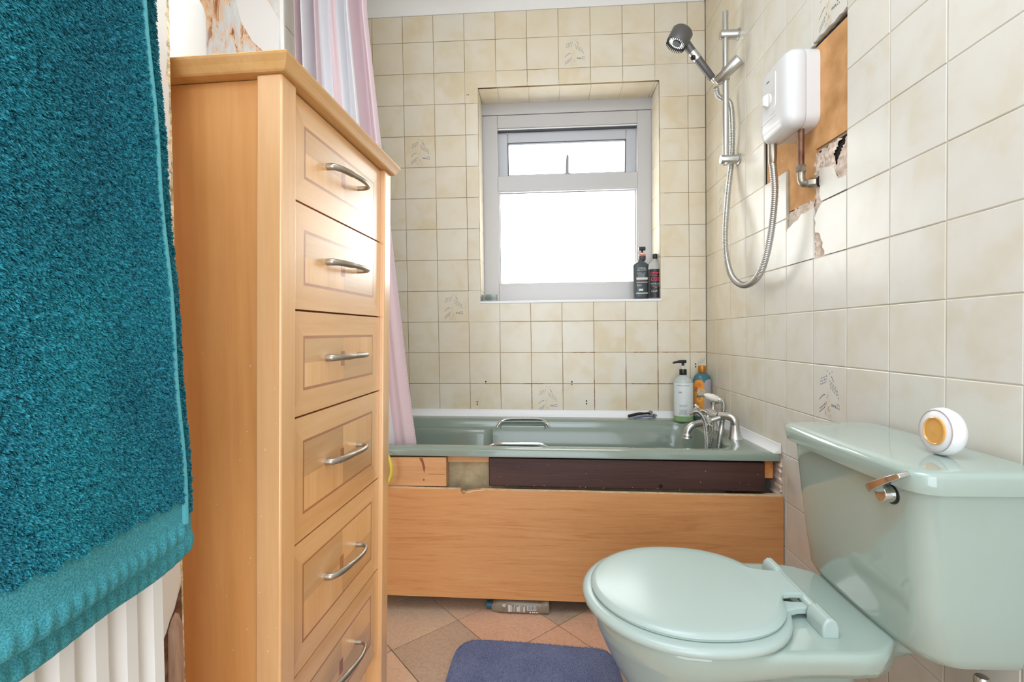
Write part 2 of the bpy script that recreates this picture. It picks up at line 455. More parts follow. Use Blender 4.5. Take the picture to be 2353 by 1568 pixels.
for r in range(-6, 12):
    for c in range(-1, 14):
        if (c, r) in hole: continue
        q = [rcorner(c, r), rcorner(c+1, r), rcorner(c+1, r+1), rcorner(c, r+1)]
        q = clampbox(q, -5, D-.0005, .002, ZC-.02)
        if not q or area2(q) < 2e-4: continue
        off = random.uniform(0, .0006); mb = MB()
        if (c, r) in broken:
            mb.prism([bil(c, r, a, b) for a, b in broken[(c, r)]], fr, .0085, off)
            if (c, r) != (5, 3) and (c, r) != (5, 2): rgrout.prism(shrink(q, .008), fr, .0142, .0045)
        else:
            tile_piece(mb, q, lambda a, b, d: fr(a, b, d+off)); rgrout.prism(q, fr, .0142, .0018)
        t = obj('tile', mb, m_tile, wall_right, angle=25)
        if (c, r) in decor_r:
            mm = MB(); motif(mm, lambda a, b, c=c, r=r, off=off: fr(*bil(c, r, a, b), -.0003+off))
            obj('printed_flower', mm, [m_print, m_print2], t, recalc=False, smooth=False)
obj('grout', rgrout, m_grout_light, wall_right, smooth=False)
# exposed hardboard where the tiles have been pulled off
bp = [bil(3, 4, .02, .02), bil(3, 4, 1, .02), bil(4, 3, 0.02, .14), bil(4, 3, 1, .10), bil(4, 3, 1, .97), bil(5, 4, 0, .06), bil(5, 4, .99, .03),
      bil(5, 5, .99, .93), bil(5, 5, 0, .95), bil(4, 5, 0, .97), bil(4, 4, 0, .97), bil(3, 4, .02, .98)]
obj('hardboard_patch', MB().prism(bp, fr, .0139, .0075), m_hb, wall_right, smooth=False, label='bare tan hardboard where tiles are missing')
dk = MB()
dk.prism([bil(3, 4, -.0, 0), bil(3, 4, .05, 0), bil(3, 4, .05, 1), bil(3, 4, 0, 1)], fr, .0135, .0062)
dk.prism([bil(5, 3, .0, .2), bil(5, 3, 1, .2), bil(5, 3, 1, 1.0), bil(5, 3, 0, 1)], fr, .0139, .0136)
GAP = [(.72, .95), (.97, 1.0), (.77, .77), (.63, .54), (.54, .78)]
for k in range(10):
    a0 = k/10; dk.prism([bil(5, 5, a0, .945), bil(5, 5, a0+.1, .945), bil(5, 5, a0+.1, 1.0), bil(5, 5, a0, 1.0)], fr, .0135, .0085+.001*(k % 2))
obj('dark_gap', dk, m_dark, wall_right, smooth=False)
# crumbled plaster
def crumble(name, region, amp, base, n, seed, mat):
    rr = random.Random(seed); mb = MB()
    (c, r, a0, a1, b0, b1) = region
    import mathutils
    V = []; F = []
    nb = max(4, int(n*(b1-b0)/max(.05, (a1-a0))))
    for j in range(nb+1):
        for i in range(n+1):
            a = a0+(a1-a0)*i/n; b = b0+(b1-b0)*j/nb
            ea = a + (rr.uniform(-.03, .03) if i in (0, n) else 0); eb = b + (rr.uniform(-.03, .03) if j in (0, nb) else 0)
            y, z = bil(c, r, ea, eb)
            h = mathutils.noise.noise(Vector((y*70, z*70, seed)))*amp + mathutils.noise.noise(Vector((y*210, z*210, seed+5)))*amp*.5
            V.append((base-h, y, z))
    for j in range(nb):
        for i in range(n):
            k = j*(n+1)+i
            if (c, r) == (5, 3) and a1 > .5:
                pa = a0+(a1-a0)*(i+.5)/n; pb_ = b0+(b1-b0)*(j+.5)/nb; ins_ = False
                for q in range(len(GAP)):
                    (ax_, ay_), (bx_, by_) = GAP[q], GAP[q-1]
                    if (ay_ > pb_) != (by_ > pb_) and pa < (bx_-ax_)*(pb_-ay_)/(by_-ay_)+ax_: ins_ = not ins_
                if ins_: continue
            F.append((k, k+1, k+n+2, k+n+1))
    mb.add(V, F)
    return obj(name, mb, mat, wall_right, recalc=False, smooth=False)
m_rub = plain('crumbled_plaster', (230, 210, 194), .95, var=(30, 34), bump=(150, .002))
crumble('broken_plaster', (5, 3, .0, 1.0, .2, .98), .005, .009, 26, 1, m_rub)
crumble('broken_plaster', (5, 3, -.02, .25, .0, .8), .005, .007, 10, 8, m_rub)
crumble('broken_plaster', (4, 3, .0, .98, -.06, .12), .004, .007, 18, 2, m_rub)
crumble('broken_plaster', (4, 2, .0, .6, .68, 1.0), .004, .007, 14, 3, m_rub)
crumble('broken_plaster', (5, 2, .0, .42, -.08, 1.0), .004, .006, 12, 4, m_rub)
crumble('broken_plaster', (3, 4, .02, .98, .02, .3), .003, .0085, 16, 6, plain('skim_coat', (216, 174, 132), .95, var=(30, 34)))
# alcove left tiled wall
ag = MB()
for r in range(0, 13):
    for c in range(0, 5):
        y1_ = D-c*T-.03; y0_ = max(YS, y1_-T); z0_ = .51+r*T+.04; z1_ = min(ZC-.02, z0_+T)
        if y1_-y0_ < .02: continue
        mb = MB(); tile_piece(mb, [(y0_, z0_), (y1_, z0_), (y1_, z1_), (y0_, z1_)], lambda a, b, d: (XL-d, a, b)); obj('tile', mb, m_tile, wall_alcove, angle=25)
ag.box(XL-.01, XL-.0018, YS, D+.01, .3, ZC); obj('grout', ag, m_grout, wall_alcove, smooth=False)
struct('trim_4', MB().box(XL-.012, XL+.003, YS-.006, YS+.004, 0, ZC), m_white2, bevel=.0015)

# ---- wall with stripped wallpaper behind the cabinet ----
def peel_mat():
    N = NT('stripped_wallpaper')
    v = N.coord('World', (1.6, 1, .55), rot=(0, math.radians(22), 0))
    f = N.noise(v, 4.6, 7, .64, .9)
    c = N.ramp(f, [(.36, (166, 92, 44)), (.42, (200, 140, 88)), (.48, (232, 192, 150)), (.52, (206, 206, 206)), (.60, (224, 216, 208)), (.8, (226, 224, 222))])
    f2 = N.noise(v, 15, 6, .68, .6)
    c2 = N.ramp(f2, [(.38, (146, 84, 48)), (.45, (226, 186, 150)), (.52, (204, 206, 206)), (.8, (232, 228, 222))])
    mask = N.ramp(N.noise(v, 3.3, 3), [(.42, (0, 0, 0)), (.56, (255, 255, 255))])
    N.link(N.mix(mask, c, c2), N.b.inputs['Base Color'])
    N.b.inputs['Roughness'].default_value = .95; N.bump(f, .004)
    return N.m
wall_paper = struct('wall_stripped', MB().box(-2.4, XL-.012, YS, YS+.12, 0, ZC), peel_mat())
sm = MB()
ptsk = [(-1.69, 1.95), (-1.745, 1.95), (-1.79, 1.99), (-1.83, 2.06), (-1.85, 2.14), (-1.84, 2.22), (-1.78, 2.2), (-1.73, 2.13), (-1.70, 2.08), (-1.688, 2.06)]
sm.prism([(a, b) for a, b in ptsk], lambda a, b, d: (a, YS+d, b), .002, -.0035)
obj('paper_remnant', sm, plain('smooth_backing_paper', (226, 222, 218), .8), wall_paper, label='smooth pale patch of backing paper left on the wall', smooth=False)
struct('wall_recess', MB().box(-2.4, -2.3, .3, YS, 0, ZC), m_white_wall)

# ---- near left wall with the radiator ----
XW = -1.25; YE = .598
wall_left = struct('wall_left', MB().box(XW-.12, XW, -1.3, YE-.006, 0, ZC), m_white_wall)
rr = random.Random(12); em = MB(); rings = []
for k in range(340):
    z = .02+k*.0073; w_ = .001+rr.random()*.003; y = YE-.006+rr.uniform(0, .0025)+.0015*math.sin(z*5)
    rings.append([(XW-.118, YE-.012, z), (XW-.001+rr.uniform(-.001, .0015), YE-.010-w_, z), (XW+.0008, YE-.006-w_*.3, z), (XW-.003-rr.random()*.004, y+.003, z), (XW-.05, y+.004, z), (XW-.118, y+.003, z)])
em.loft(rings)
obj('crumbling_edge', em, plain('raw_plaster_edge', (222, 200, 160), .95, var=(90, 70), bump=(220, .002)), wall_left, smooth=False, label='crumbling raw plaster along the wall end')
hp = MB(); hz = [(.588, .622), (.583, .612), (.577, .598), (.569, .588), (.563, .576), (.555, .566), (.549, .556), (.541, .548), (.542, .52), (.543, .46), (.541, .3), (.587, .3)]
hp.prism(hz, lambda a, b, d: (XW+d, a, b), -.001, .0012); obj('broken_plaster', hp, plain('plaster_hole', (112, 72, 48), .95, var=(60, 50), bump=(90, .003)), wall_left, smooth=False)
sp = MB(); sp.tube([(XW-.004, .573, .3), (XW-.0035, .574, .45), (XW-.004, .575, .575), (XW-.010, .578, .60)], [.0135, .0135, .0125, .008], 10)
obj('exposed_stud', sp, wood('weathered_stud', [(.3, (128, 92, 74)), (.5, (168, 134, 112)), (.7, (198, 168, 144))], 2, 40, .9), wall_left)

# ------------------------------------------------------------------ floor tiles
E1 = Vector((.233*.7385, .233*.6743)); E2 = Vector((.233*.6743, -.233*.7385)); FO = Vector((-1.0606, 1.5404))
def floor_mat():
    N = NT('stone_effect_floor')
    pos = N.coord('World'); r = N.rnd()
    base = N.ramp(r, [(0, (200, 176, 152)), (.25, (232, 196, 164)), (.5, (226, 176, 146)), (.75, (220, 190, 162)), (1, (184, 160, 140))])
    f = N.noise(pos, 11, 6, .65, .4)
    sp_ = N.ramp(f, [(.3, (150, 128, 112)), (.48, (226, 206, 182)), (.7, (244, 222, 200))])
    c = N.mix(.25, base, N.mix(1.0, base, sp_, 'MULTIPLY'))
    c = N.mix(.12, c, N.ramp(N.noise(pos, 90, 4, .7), [(.4, (90, 70, 56)), (.55, (226, 200, 176))]))
    N.link(c, N.b.inputs['Base Color']); N.b.inputs['Roughness'].default_value = .42; N.bump(f, .0015)
    return N.m
m_floor = floor_mat()
ntl = 0
for i in range(-9, 8):
    for j in range(-7, 12):
        o_ = FO + E1*i + E2*j
        q = [(o_.x, o_.y), (o_.x+E1.x, o_.y+E1.y), (o_.x+E1.x+E2.x, o_.y+E1.y+E2.y), (o_.x+E2.x, o_.y+E2.y)]
        q = clampbox(q, -2.3, .01, -.35, D)
        if not q or area2(q) < 5e-4: continue
        cx = sum(p[0] for p in q)/len(q); cy = sum(p[1] for p in q)/len(q)
        qq = []
        for p in q:
            d = Vector((p[0]-cx, p[1]-cy)); d *= max(0, (d.length-.0022)/d.length) if d.length > 0 else 0; qq.append((cx+d.x, cy+d.y))
        obj('floor_tile', MB().prism(qq, lambda a, b, d: (a, b, d), -.003, -.0001), m_floor, floor, smooth=False); ntl += 1

# ------------------------------------------------------------------ window
FY = WD
def pane_mat(name, e):
    N = NT(name)
    f = N.noise(N.coord('World'), 5, 2)
    N.link(N.ramp(f, [(.35, (244, 250, 246)), (.65, (255, 255, 255))]), N.b.inputs['Emission Color'])
    N.b.inputs['Emission Strength'].default_value = e
    N.b.inputs['Base Color'].default_value = (.8, .85, .85, 1); N.b.inputs['Roughness'].default_value = .35
    return N.m
m_pane = pane_mat('backlit_frosted_glass', WIN_E)
wz = dict(f0=WZ0, g0=1.192, g1=1.675, m1=1.752, n1=1.998, t1=2.062, f1=2.125)
X0, X1, GX0, GX1 = WX0-.002, WX1+.002, -.991, -.281
fm = MB()
fm.box(X0, GX0, FY, FY+.07, WZ0, 2.062); fm.box(GX1, X1, FY, FY+.07, WZ0, 2.062)
fm.box(GX0, GX1, FY, FY+.07, WZ0, wz['g0']); fm.box(GX0, GX1, FY, FY+.07, wz['g1'], wz['m1']); fm.box(GX0, GX1, FY, FY+.07, wz['n1'], 2.062)
win = struct('window_1', fm, m_upvc, bevel=.003)
obj('head_packer', MB().box(X0, X1, FY-.002, FY+.06, 2.064, 2.126), m_upvc, win, bevel=.002)
def frame_ring(mb, x0, x1, z0, z1, y0, y1, wd, tilt=0):
    def P(x, y, z): return (x, y + tilt*(z1-z), z)
    for a, b, c, d in ((x0, x0+wd, z0, z1), (x1-wd, x1, z0, z1), (x0+wd, x1-wd, z0, z0+wd), (x0+wd, x1-wd, z1-wd, z1)):
        v = [P(x, y, z) for x in (a, b) for y in (y0, y1) for z in (c, d)]
        mb.add(v, [(0, 1, 3, 2), (4, 6, 7, 5), (0, 4, 5, 1), (2, 3, 7, 6), (0, 2, 6, 4), (1, 5, 7, 3)])
be = MB(); frame_ring(be, GX0-.001, GX1+.001, wz['g0']-.001, wz['g1']+.001, FY+.004, FY+.05, .007)
obj('glazing_bead', be, m_upvc, win, bevel=.001)
obj('gasket', (lambda m: (frame_ring(m, GX0+.006, GX1-.006, wz['g0']+.006, wz['g1']-.006, FY+.022, FY+.03, .003), m)[1])(MB()), plain('grey_gasket', (96, 98, 108), .6), win)
obj('pane', MB().box(GX0+.006, GX1-.006, FY+.026, FY+.034, wz['g0']+.006, wz['g1']-.006), m_pane, win, smooth=False)
tl = .11
sh = MB(); frame_ring(sh, GX0-.004, GX1+.004, wz['m1']-.03, wz['n1']-.010, FY+.034, FY+.085, .054, tl)
sash = obj('opening_sash', sh, m_sash, win, bevel=.004)
bd = MB(); frame_ring(bd, GX0+.049, GX1-.049, wz['m1']+.017, wz['n1']-.063, FY+.04, FY+.06, .004, tl); obj('gasket', bd, plain('dark_gasket', (70, 72, 84), .6), sash)
ps = MB(); z0_, z1_ = wz['m1']+.016, wz['n1']-.066; zt = wz['n1']-.02
ps.add([(x, FY+.058+dy+tl*(zt-z), z) for x in (GX0+.049, GX1-.05) for dy in (0, .006) for z in (z0_, z1_)], [(0, 1, 3, 2), (4, 6, 7, 5), (0, 4, 5, 1), (2, 3, 7, 6), (0, 2, 6, 4), (1, 5, 7, 3)])
obj('pane', ps, m_pane, sash, smooth=False)
sr_ = MB(); sr_.box(GX0, GX1, FY+.010, FY+.03, wz['n1']-.014, wz['n1']-.009); obj('seal', sr_, plain('dark_seal', (58, 62, 72), .5), win)
obj('drip_bar', MB().tube([(GX0+.001, FY+.012, wz['n1']-.004), (GX1-.001, FY+.012, wz['n1']-.004)], .0045, 8), m_white2, win)
hd = MB(); hd.tube([(-.634, FY+.026, 1.745), (-.634, FY+.024, 1.80), (-.632, FY+.022, 1.845), (-.632, FY+.024, 1.857)], [.0085, .0085, .007, .004], 10)
hd.box(-.648, -.618, FY+.012, FY+.03, 1.745, 1.762); obj('stay_handle', hd, plain('grey_handle', (150, 148, 150), .4), win)

# ------------------------------------------------------------------ bath
def zr(x, y): return .541 + .011*(-x) - .013*(y-1.593)
BX0, BX1, BY0, BY1 = XL+.004, -.004, 1.593, D-.004
bath = thing('bathtub', 'sage green built-in bathtub under the window', 'bathtub', (-.84, 1.95, 0))
def rrect(x0, x1, y0, y1, r, n=6):
    pts = []
    rs = r if hasattr(r, '__len__') else [r]*4
    for (cx, cy, a0, rad) in ((x1-rs[0], y1-rs[0], 0, rs[0]), (x0+rs[1], y1-rs[1], PI/2, rs[1]), (x0+rs[2], y0+rs[2], PI, rs[2]), (x1-rs[3], y0+rs[3], 1.5*PI, rs[3])):
        for k in range(n+1):
            a = a0+PI/2*k/n; pts.append((cx+rad*math.cos(a), cy+rad*math.sin(a)))
    return pts
def ring(x0, x1, y0, y1, r, dz): return [(x, y, zr(x, y)+dz) for x, y in rrect(x0, x1, y0, y1, r, 8)]
IX0, IX1, IY0, IY1 = -1.56, -.12, 1.668, 2.185
tb = MB()
rg = [ring(BX0+.02, BX1-.001, BY0+.006, BY1, .004, -.026), ring(BX0, BX1, BY0, BY1, .006, -.024), ring(BX0, BX1, BY0, BY1, .006, -.006), ring(BX0+.005, BX1-.002, BY0+.005, BY1-.004, .006, 0)]
rg += [ring(IX0-.012, IX1+.012, IY0-.010, IY1+.012, .09, 0), ring(IX0-.004, IX1+.004, IY0-.003, IY1+.004, .085, -.003), ring(IX0, IX1, IY0, IY1, .08, -.011)]
tb.loft(rg, False, False)
# basin: slopes at the head end, arm-rest ledge
rg = [ring(IX0, IX1, IY0, IY1, .08, -.011), ring(IX0+.004, IX1-.002, IY0+.004, IY1-.016, .085, -.035),
      ring(IX0+.03, IX1-.012, IY0+.012, IY1-.03, .09, -.12), ring(IX0+.12, IX1-.03, IY0+.03, IY1-.05, .09, -.26), ring(IX0+.2, IX1-.05, IY0+.06, IY1-.08, .08, -.36), ring(IX0+.26, IX1-.08, IY0+.1, IY1-.12, .06, -.395), ]
tb.loft(rg, False, True)
obj('tub', tb, m_sage_bath, bath, angle=50, recalc=False)
lg = MB(); lg.loft([[(x, y, zr(x, y)-.035+dz) for x, y in rrect(-1.5, -1.0, IY1-.05+o, IY1+.0, [.01, .01, .03, .05], 6)] for dz, o in ((-.2, -.045), (-.03, -.006), (-.006, .001), (-.001, .006), (0.0005, .02))])
obj('arm_rest', lg, m_sage_bath, bath, angle=50)
un = MB(); un.loft([[(x, y, z) for x, y in rrect(x0, x1, y0, y1, .08, 6)] for z, x0, x1, y0, y1 in ((.50, IX0-.012, IX1+.012, IY0-.008, IY1+.012), (.3, IX0+.06, IX1-.01, IY0+.015, IY1-.03), (.14, IX0+.2, IX1-.05, IY0+.06, IY1-.08))], False, True)
obj('underside', un, m_shell, bath)
for x in (-1.35, -.3):
    for y in (1.75, 2.1): obj('support_foot', MB().box(x-.02, x+.02, y-.02, y+.02, 0, .16), m_pine, bath)
# grips: recessed pockets with chrome rails
def grip(y, sgn):
    g = MB(); z = zr(-.86, y)
    path = spline([(-.985, y-.012*sgn, z-.034), (-.975, y-.003*sgn, z-.018), (-.945, y+.004*sgn, z+.003), (-.86, y+.006*sgn, z+.006), (-.785, y+.004*sgn, z+.003), (-.755, y-.003*sgn, z-.014), (-.745, y-.012*sgn, z-.03)], 5)
    g.tube(path, .0062, 10)
    obj('grip_rail', g, m_chrome, bath)
    pk = MB(); pk.loft([[(x, y-.004*sgn-dy*sgn, zz) for x, zz in rrect(-.972+i_, -.758-i_, z-.050+i_, z-.002-i_, .016, 5)] for dy, i_ in ((0, 0), (.008, .001), (.009, .004), (.008, .007), (.002, .009))])
    obj('grip_pocket', pk, m_sage_bath, bath)
grip(IY1-.004, 1); grip(IY0+.002, -1)

# white sealing strips
def strip(name, a, b, inn):
    a = Vector(a); b = Vector(b); inn = Vector(inn); prf = [(0, 0), (.022, 0), (.020, .004), (.006, .012), (.004, .030), (0, .031)]
    return struct(name, MB().loft([[p+inn*u+Vector((0, 0, v)) for u, v in prf] for p in (a, b)]), m_trim, angle=60)
strip('trim_5', (BX0, D-.001, zr(BX0, D)), (-.0, D-.001, zr(0, D)), (0, -1, 0))
strip('trim_6', (-.001, D, zr(0, D)), (-.001, 1.596, zr(0, 1.596)), (-1, 0, 0))

# front panel
PY = 1.577
def chip(x): return 0
pp = [(-1.66, .429), (-1.0525, .4215), (-1.050, .411), (-1.0440, .4045), (-1.0375, .4075), (-1.0345, .4135), (-1.0300, .4165), (-.99, .4205), (-.003, .4065), (-.003, .041), (-1.0, .053), (-1.66, .063)]
pan = thing('bath_front_board', 'wood effect laminate panel along the front of the bath', 'panel', (-.83, PY, .05))
obj('board', MB().prism(pp, lambda a, b, d: (a, PY+d, b), 0, .017), m_panel, pan, smooth=False)
def ztop(x): return .4215+(x+1.0525)*(-.0143)
ed = MB()
for a, b in ((-1.66, -1.054), (-.985, -.4), (-.398, -.27), (-.268, -.004)):
    ed.add([(a, PY+.0005, ztop(a)+.0006), (b, PY+.0005, ztop(b)+.0006), (b, PY+.0165, ztop(b)+.0006), (a, PY+.0165, ztop(a)+.0006), (a, PY+.0005, ztop(a)-.0005), (b, PY+.0005, ztop(b)-.0005), (b, PY+.0165, ztop(b)-.0005), (a, PY+.0165, ztop(a)-.0005)],
           [(0, 1, 2, 3), (4, 7, 6, 5), (0, 4, 5, 1), (1, 5, 6, 2), (2, 6, 7, 3), (3, 7, 4, 0)])
obj('raw_edge', ed, m_chip, pan, smooth=False, label='pale unfinished top edge')
sv = MB(); sv.prism([(-1.036, .4125), (-1.03, .4100), (-1.00, .4160), (-.972, .4185), (-.972, .4200), (-1.01, .4195)], lambda a, b, d: (a, PY-.0015+d, b), 0, .004)
obj('splinter', sv, m_chip, pan, smooth=False, label='pale split splinter')
fr_ = MB(); fr_.box(-1.66, -.004, PY+.017, 1.625, .385, .402); obj('ledge', fr_, m_chip, pan, smooth=False)

def board(name, label, x0, x1, y0, y1, z0, z1, mat, sl=-.0, bev=.002, cat='timber'):
    mb = MB(); v = [(x, y, z+(x-x0)*sl) for x in (x0, x1) for y in (y0, y1) for z in (z0, z1)]
    mb.add(v, [(0, 1, 3, 2), (4, 6, 7, 5), (0, 4, 5, 1), (2, 3, 7, 6), (0, 2, 6, 4), (1, 5, 7, 3)])
    return tag(obj(name, mb, mat, bevel=bev, smooth=True), label, cat)
bt = board('timber_batten', 'long dark brown timber batten wedged under the bath rim', -.960, -.048, 1.607, 1.629, .4235, .521, m_brown, -.0135, .003)
kn = MB(); kn.lathe([(.007, 0), (.0062, .003), (.003, .0035)], (-.385, 1.6062, .428), (0, 1, 0), 14); obj('screw_hole', kn, m_dark, bt)
mk = MB(); rr = random.Random(5)
for k in range(30):
    x = rr.uniform(-.95, -.06); zc = .4235-.0135*(x+.96)+rr.choice([rr.uniform(.001, .006), rr.uniform(.002, .09), .004]); s_ = rr.uniform(.0006, .0018)
    mk.prism([(x-s_, zc), (x, zc-s_*.6), (x+s_*1.3, zc+s_*.1), (x+s_*.2, zc+s_*.8)], lambda a, b, d: (a, 1.6067+d, b), -.0002, .0004)
obj('paint_fleck', mk, plain('old_paint_fleck', (198, 170, 148), .9), bt, kind='stuff', smooth=False)
pb = board('pine_board', 'short knotty pine board under the left end of the bath rim', -1.60, -1.104, 1.596, 1.640, .4238, .524, m_pine, -.0, .003)
knm = MB(); knm.lathe([(.0035, 0), (.003, .002)], (-1.182, 1.5957, .447), (0, 1, 0), 10)
knm.prism([(-1.197, .521), (-1.188, .505), (-1.184, .485), (-1.180, .470), (-1.176, .489), (-1.181, .508), (-1.185, .522)], lambda a, b, d: (a, 1.5955+d, b), 0, .001)
knm.prism([(-1.165, .4665), (-1.11, .4655), (-1.11, .4672), (-1.165, .468)], lambda a, b, d: (a, 1.5955+d, b), 0, .001)
obj('knot', knm, plain('dark_knot', (142, 88, 54), .9), pb, smooth=False)
board('pine_strip', 'thin pine strip bridging the gap between pine board and dark batten', -1.103, -.950, 1.618, 1.64, .502, .5245, m_pine, 0, .001)
board('wood_block', 'small rough orange wood block at the right end of the bath rim', -.046, -.019, 1.612, 1.66, .455, .513, plain('orange_offcut', (206, 134, 72), .9, var=(40, 30)), 0, .002)
# rubble and dark void edge by the wall
crm = MB(); rr = random.Random(2)
for k in range(16):
    z = .40+k*.009; crm.prism([(1.600-rr.random()*.012, z), (1.66, z), (1.66, z+.009), (1.600-rr.random()*.012, z+.009)], lambda a, b, d: (d, a, b), -.0085+rr.random()*.006, -.0005)
obj('mortar_crust', crm, m_rub, wall_right, smooth=False)

# bottle lying under the panel
bo = thing('plastic_bottle', 'clear plastic bottle lying on the floor under the bath panel', 'bottle', (-.86, 1.60, 0))
def clear(name, c, rough=.08, a=.6):
    N = NT(name); N.b.inputs['Base Color'].default_value = (*lin(c), 1); N.b.inputs['Roughness'].default_value = rough
    N.b.inputs['Transmission Weight'].default_value = a; N.b.inputs['IOR'].default_value = 1.35; return N.m
m_clear = clear('clear_brown_plastic', (176, 160, 138), .12, .45)
bb = MB(); secs = []
for x, hy, hz in ((-.955, .012, .012), (-.948, .018, .017), (-.93, .026, .0205), (-.90, .028, .0215), (-.80, .028, .0208), (-.79, .028, .0195), (-.775, .029, .0225), (-.765, .029, .024), (-.760, .026, .022)):
    secs.append([(x, 1.605+.012*(x+.86)*-1+hy*math.copysign(abs(math.cos(t))**.6, math.cos(t)), hz+hz*math.copysign(abs(math.sin(t))**.6, math.sin(t))) for t in [2*PI*k/24 for k in range(24)]])
bb.loft(secs); obj('bottle_body', bb, m_clear, bo)
obj('bottle_cap', MB().lathe([(.012, 0), (.0125, .002), (.0125, .017), (.010, .018)], (-.9725, 1.608, .016), (1, 0, 0), 20), plain('blue_cap', (30, 92, 118), .4), bo)
lb = MB(); yb = 1.5755
def lf(a, b, d=0): return (a, 1.5755+(-.012*(a+.86))+d, b)
m_lab = plain('label_print', (214, 206, 200), .6); m_lab2 = plain('label_barcode_bar', (70, 80, 76), .6); m_lab3 = plain('label_green', (52, 134, 92), .6)
def rect(mb, x0, x1, z0, z1, f, mat=0): mb.add([f(x0, z0), f(x1, z0), f(x1, z1), f(x0, z1)], [(0, 1, 2, 3)], mat)
rect(lb, -.8345, -.803, .0165, .033, lf)
for k in range(9): rect(lb, -.832+k*.0031, -.832+k*.0031+.0012+(k % 3)*.0004, .018, .0318, lambda a, b: lf(a, b, -.0004), 1)
for k, (x, w_) in enumerate(((-.897, .012), (-.884, .0015), (-.88, .0022), (-.8765, .003), (-.871, .0024), (-.867, .009), (-.855, .0035), (-.8505, .002), (-.8465, .006))):
    rect(lb, x, x+w_*.5, .010+.002*(k % 2), .034-.003*(k % 3), lf)
    if w_ > .005: rect(lb, x+w_*.6, x+w_*.95, .011, .033, lf)
rect(lb, -.915, -.911, .012, .026, lf, 2)
lb.add([lf(-.911+.0055*math.cos(t), .0315+.0055*math.sin(t)) for t in [2*PI*k/14 for k in range(14)]], [tuple(range(14))])
lb.add([lf(-.911+.0016*math.cos(t), .0315+.0022*math.sin(t), -.0004) for t in [2*PI*k/8 for k in range(8)]], [tuple(range(8))], 1)
for x in (-.826, -.818, -.811, -.803): rect(lb, x, x+.005, .0085, .0125, lf)
obj('printed_label', lb, [m_lab, m_lab2, m_lab3], bo, recalc=False, smooth=False)

# ------------------------------------------------------------------ bath mixer tap
tp = thing('bath_mixer_tap', 'chrome bath shower mixer tap on the right end of the bath', 'tap', (-.06, 1.92, zr(-.06, 1.92)))
tm = MB(); zb = zr(-.06, 1.92)
for y, sg in ((1.832, -1), (2.008, 1)):
    zz = zr(-.055, y)
    tm.lathe([(.0285, 0), (.028, .003), (.0225, .014), (.0175, .035), (.0155, .052)], (-.055, y, zz), (0, 0, 1), 24, c1=False)
    tm.tube(spline([(-.055, y, zz+.050), (-.057, y+.001*sg, zz+.066), (-.066, y-.006*sg, zz+.079), (-.082, y-.020*sg, zz+.082), (-.100, y-.034*sg, zz+.080)], 5), [.0155]*8+[.015]*6+[.0145]*7, 16)
tm.tube([(-.100, 1.862, zb+.078), (-.104, 1.88, zb+.077), (-.106, 1.90, zb+.077), (-.106, 1.94, zb+.077), (-.104, 1.96, zb+.077), (-.100, 1.978, zb+.078)], [.0165, .019, .022, .022, .019, .0165], 18)
obj('body', tm, m_chrome2, tp, angle=45)
so = MB(); so.tube(spline([(-.108, 1.915, zb+.072), (-.13, 1.906, zb+.052), (-.165, 1.897, zb+.045), (-.195, 1.89, zb+.038), (-.212, 1.887, zb+.018), (-.215, 1.886, zb-.006)], 6), [.017]*6+[.0135]*8+[.0125]*8+[.013]*6+[.017]*3, 18)
so.lathe([(.019, 0), (.018, .004), (.013, .012)], (-.216, 1.886, zb-.010), (0, 0, 1), 20); obj('spout', so, m_chrome2, tp, angle=50)
for y, nm in ((1.845, 0), (1.975, 1)):
    h = MB(); c = Vector((-.150, y, zb+.062+.022*nm)); ax = Vector((-.9, -.1 if nm == 0 else .05, -.28+.3*nm)).normalized()
    h.tube([Vector((-.105, y, zb+.077)), c], [.009, .008], 12)
    u = ax.cross(Vector((0, 0, 1))).normalized(); v = ax.cross(u)
    for k in range(4):
        a = PI/4+k*PI/2; d = u*math.cos(a)+v*math.sin(a); h.tube([c, c+d*.016, c+d*.019, c+d*.0245, c+d*.029], [.0045, .004, .0065, .0075, .003], 10)
    h.lathe([(.010, -.012), (.013, -.006), (.0125, .006), (.008, .010)], c, ax, 16)
    obj('cross_handle', h, m_chrome, tp)
cr = MB(); cr.tube(spline([(-.106, 1.92, zb+.085), (-.104, 1.92, zb+.105), (-.105, 1.922, zb+.125)], 4), [.012, .011, .009, .0085, .008, .008, .009, .010, .012], 14)
cr.tube([(-.092, 1.90, zb+.088), (-.078, 1.88, zb+.083), (-.066, 1.866, zb+.080)], [.010, .011, .013], 14)
for s_ in (-1, 1): cr.tube(spline([(-.105, 1.922, zb+.120), (-.098-.010*s_, 1.915+.012*s_, zb+.126), (-.094-.012*s_, 1.912+.016*s_, zb+.140)], 4), .0042, 8)
obj('cradle', cr, m_chrome2, tp)
hs = MB(); A = Vector((-.152, 1.93, zb+.158)); B = Vector((-.082, 1.905, zb+.135)); dr = (B-A).normalized()
hs.tube([A+dr*.022, A+dr*.034, A+dr*.05, A+dr*.066, B-dr*.004], [.0095, .013, .0145, .012, .0095], 16, mat=1)
hs.tube([B-dr*.006, B, B+dr*.008], [.011, .0125, .009], 14)
hs.lathe([(.019, 0), (.0205, .003), (.018, .008), (.010, .020), (.009, .030)], A-dr*.008, dr, 20)
obj('handset', hs, [m_chrome, plain('ivory_porcelain', (226, 218, 204), .2)], tp, angle=50)
def ribbed(mb, path, r, pitch=.0042, amp=.16, n=10):
    P = resample(path, pitch/4); R = [r*(1+amp*math.sin(2*PI*i/4)) for i in range(len(P))]; mb.tube(P, R, n)
hz_ = MB()
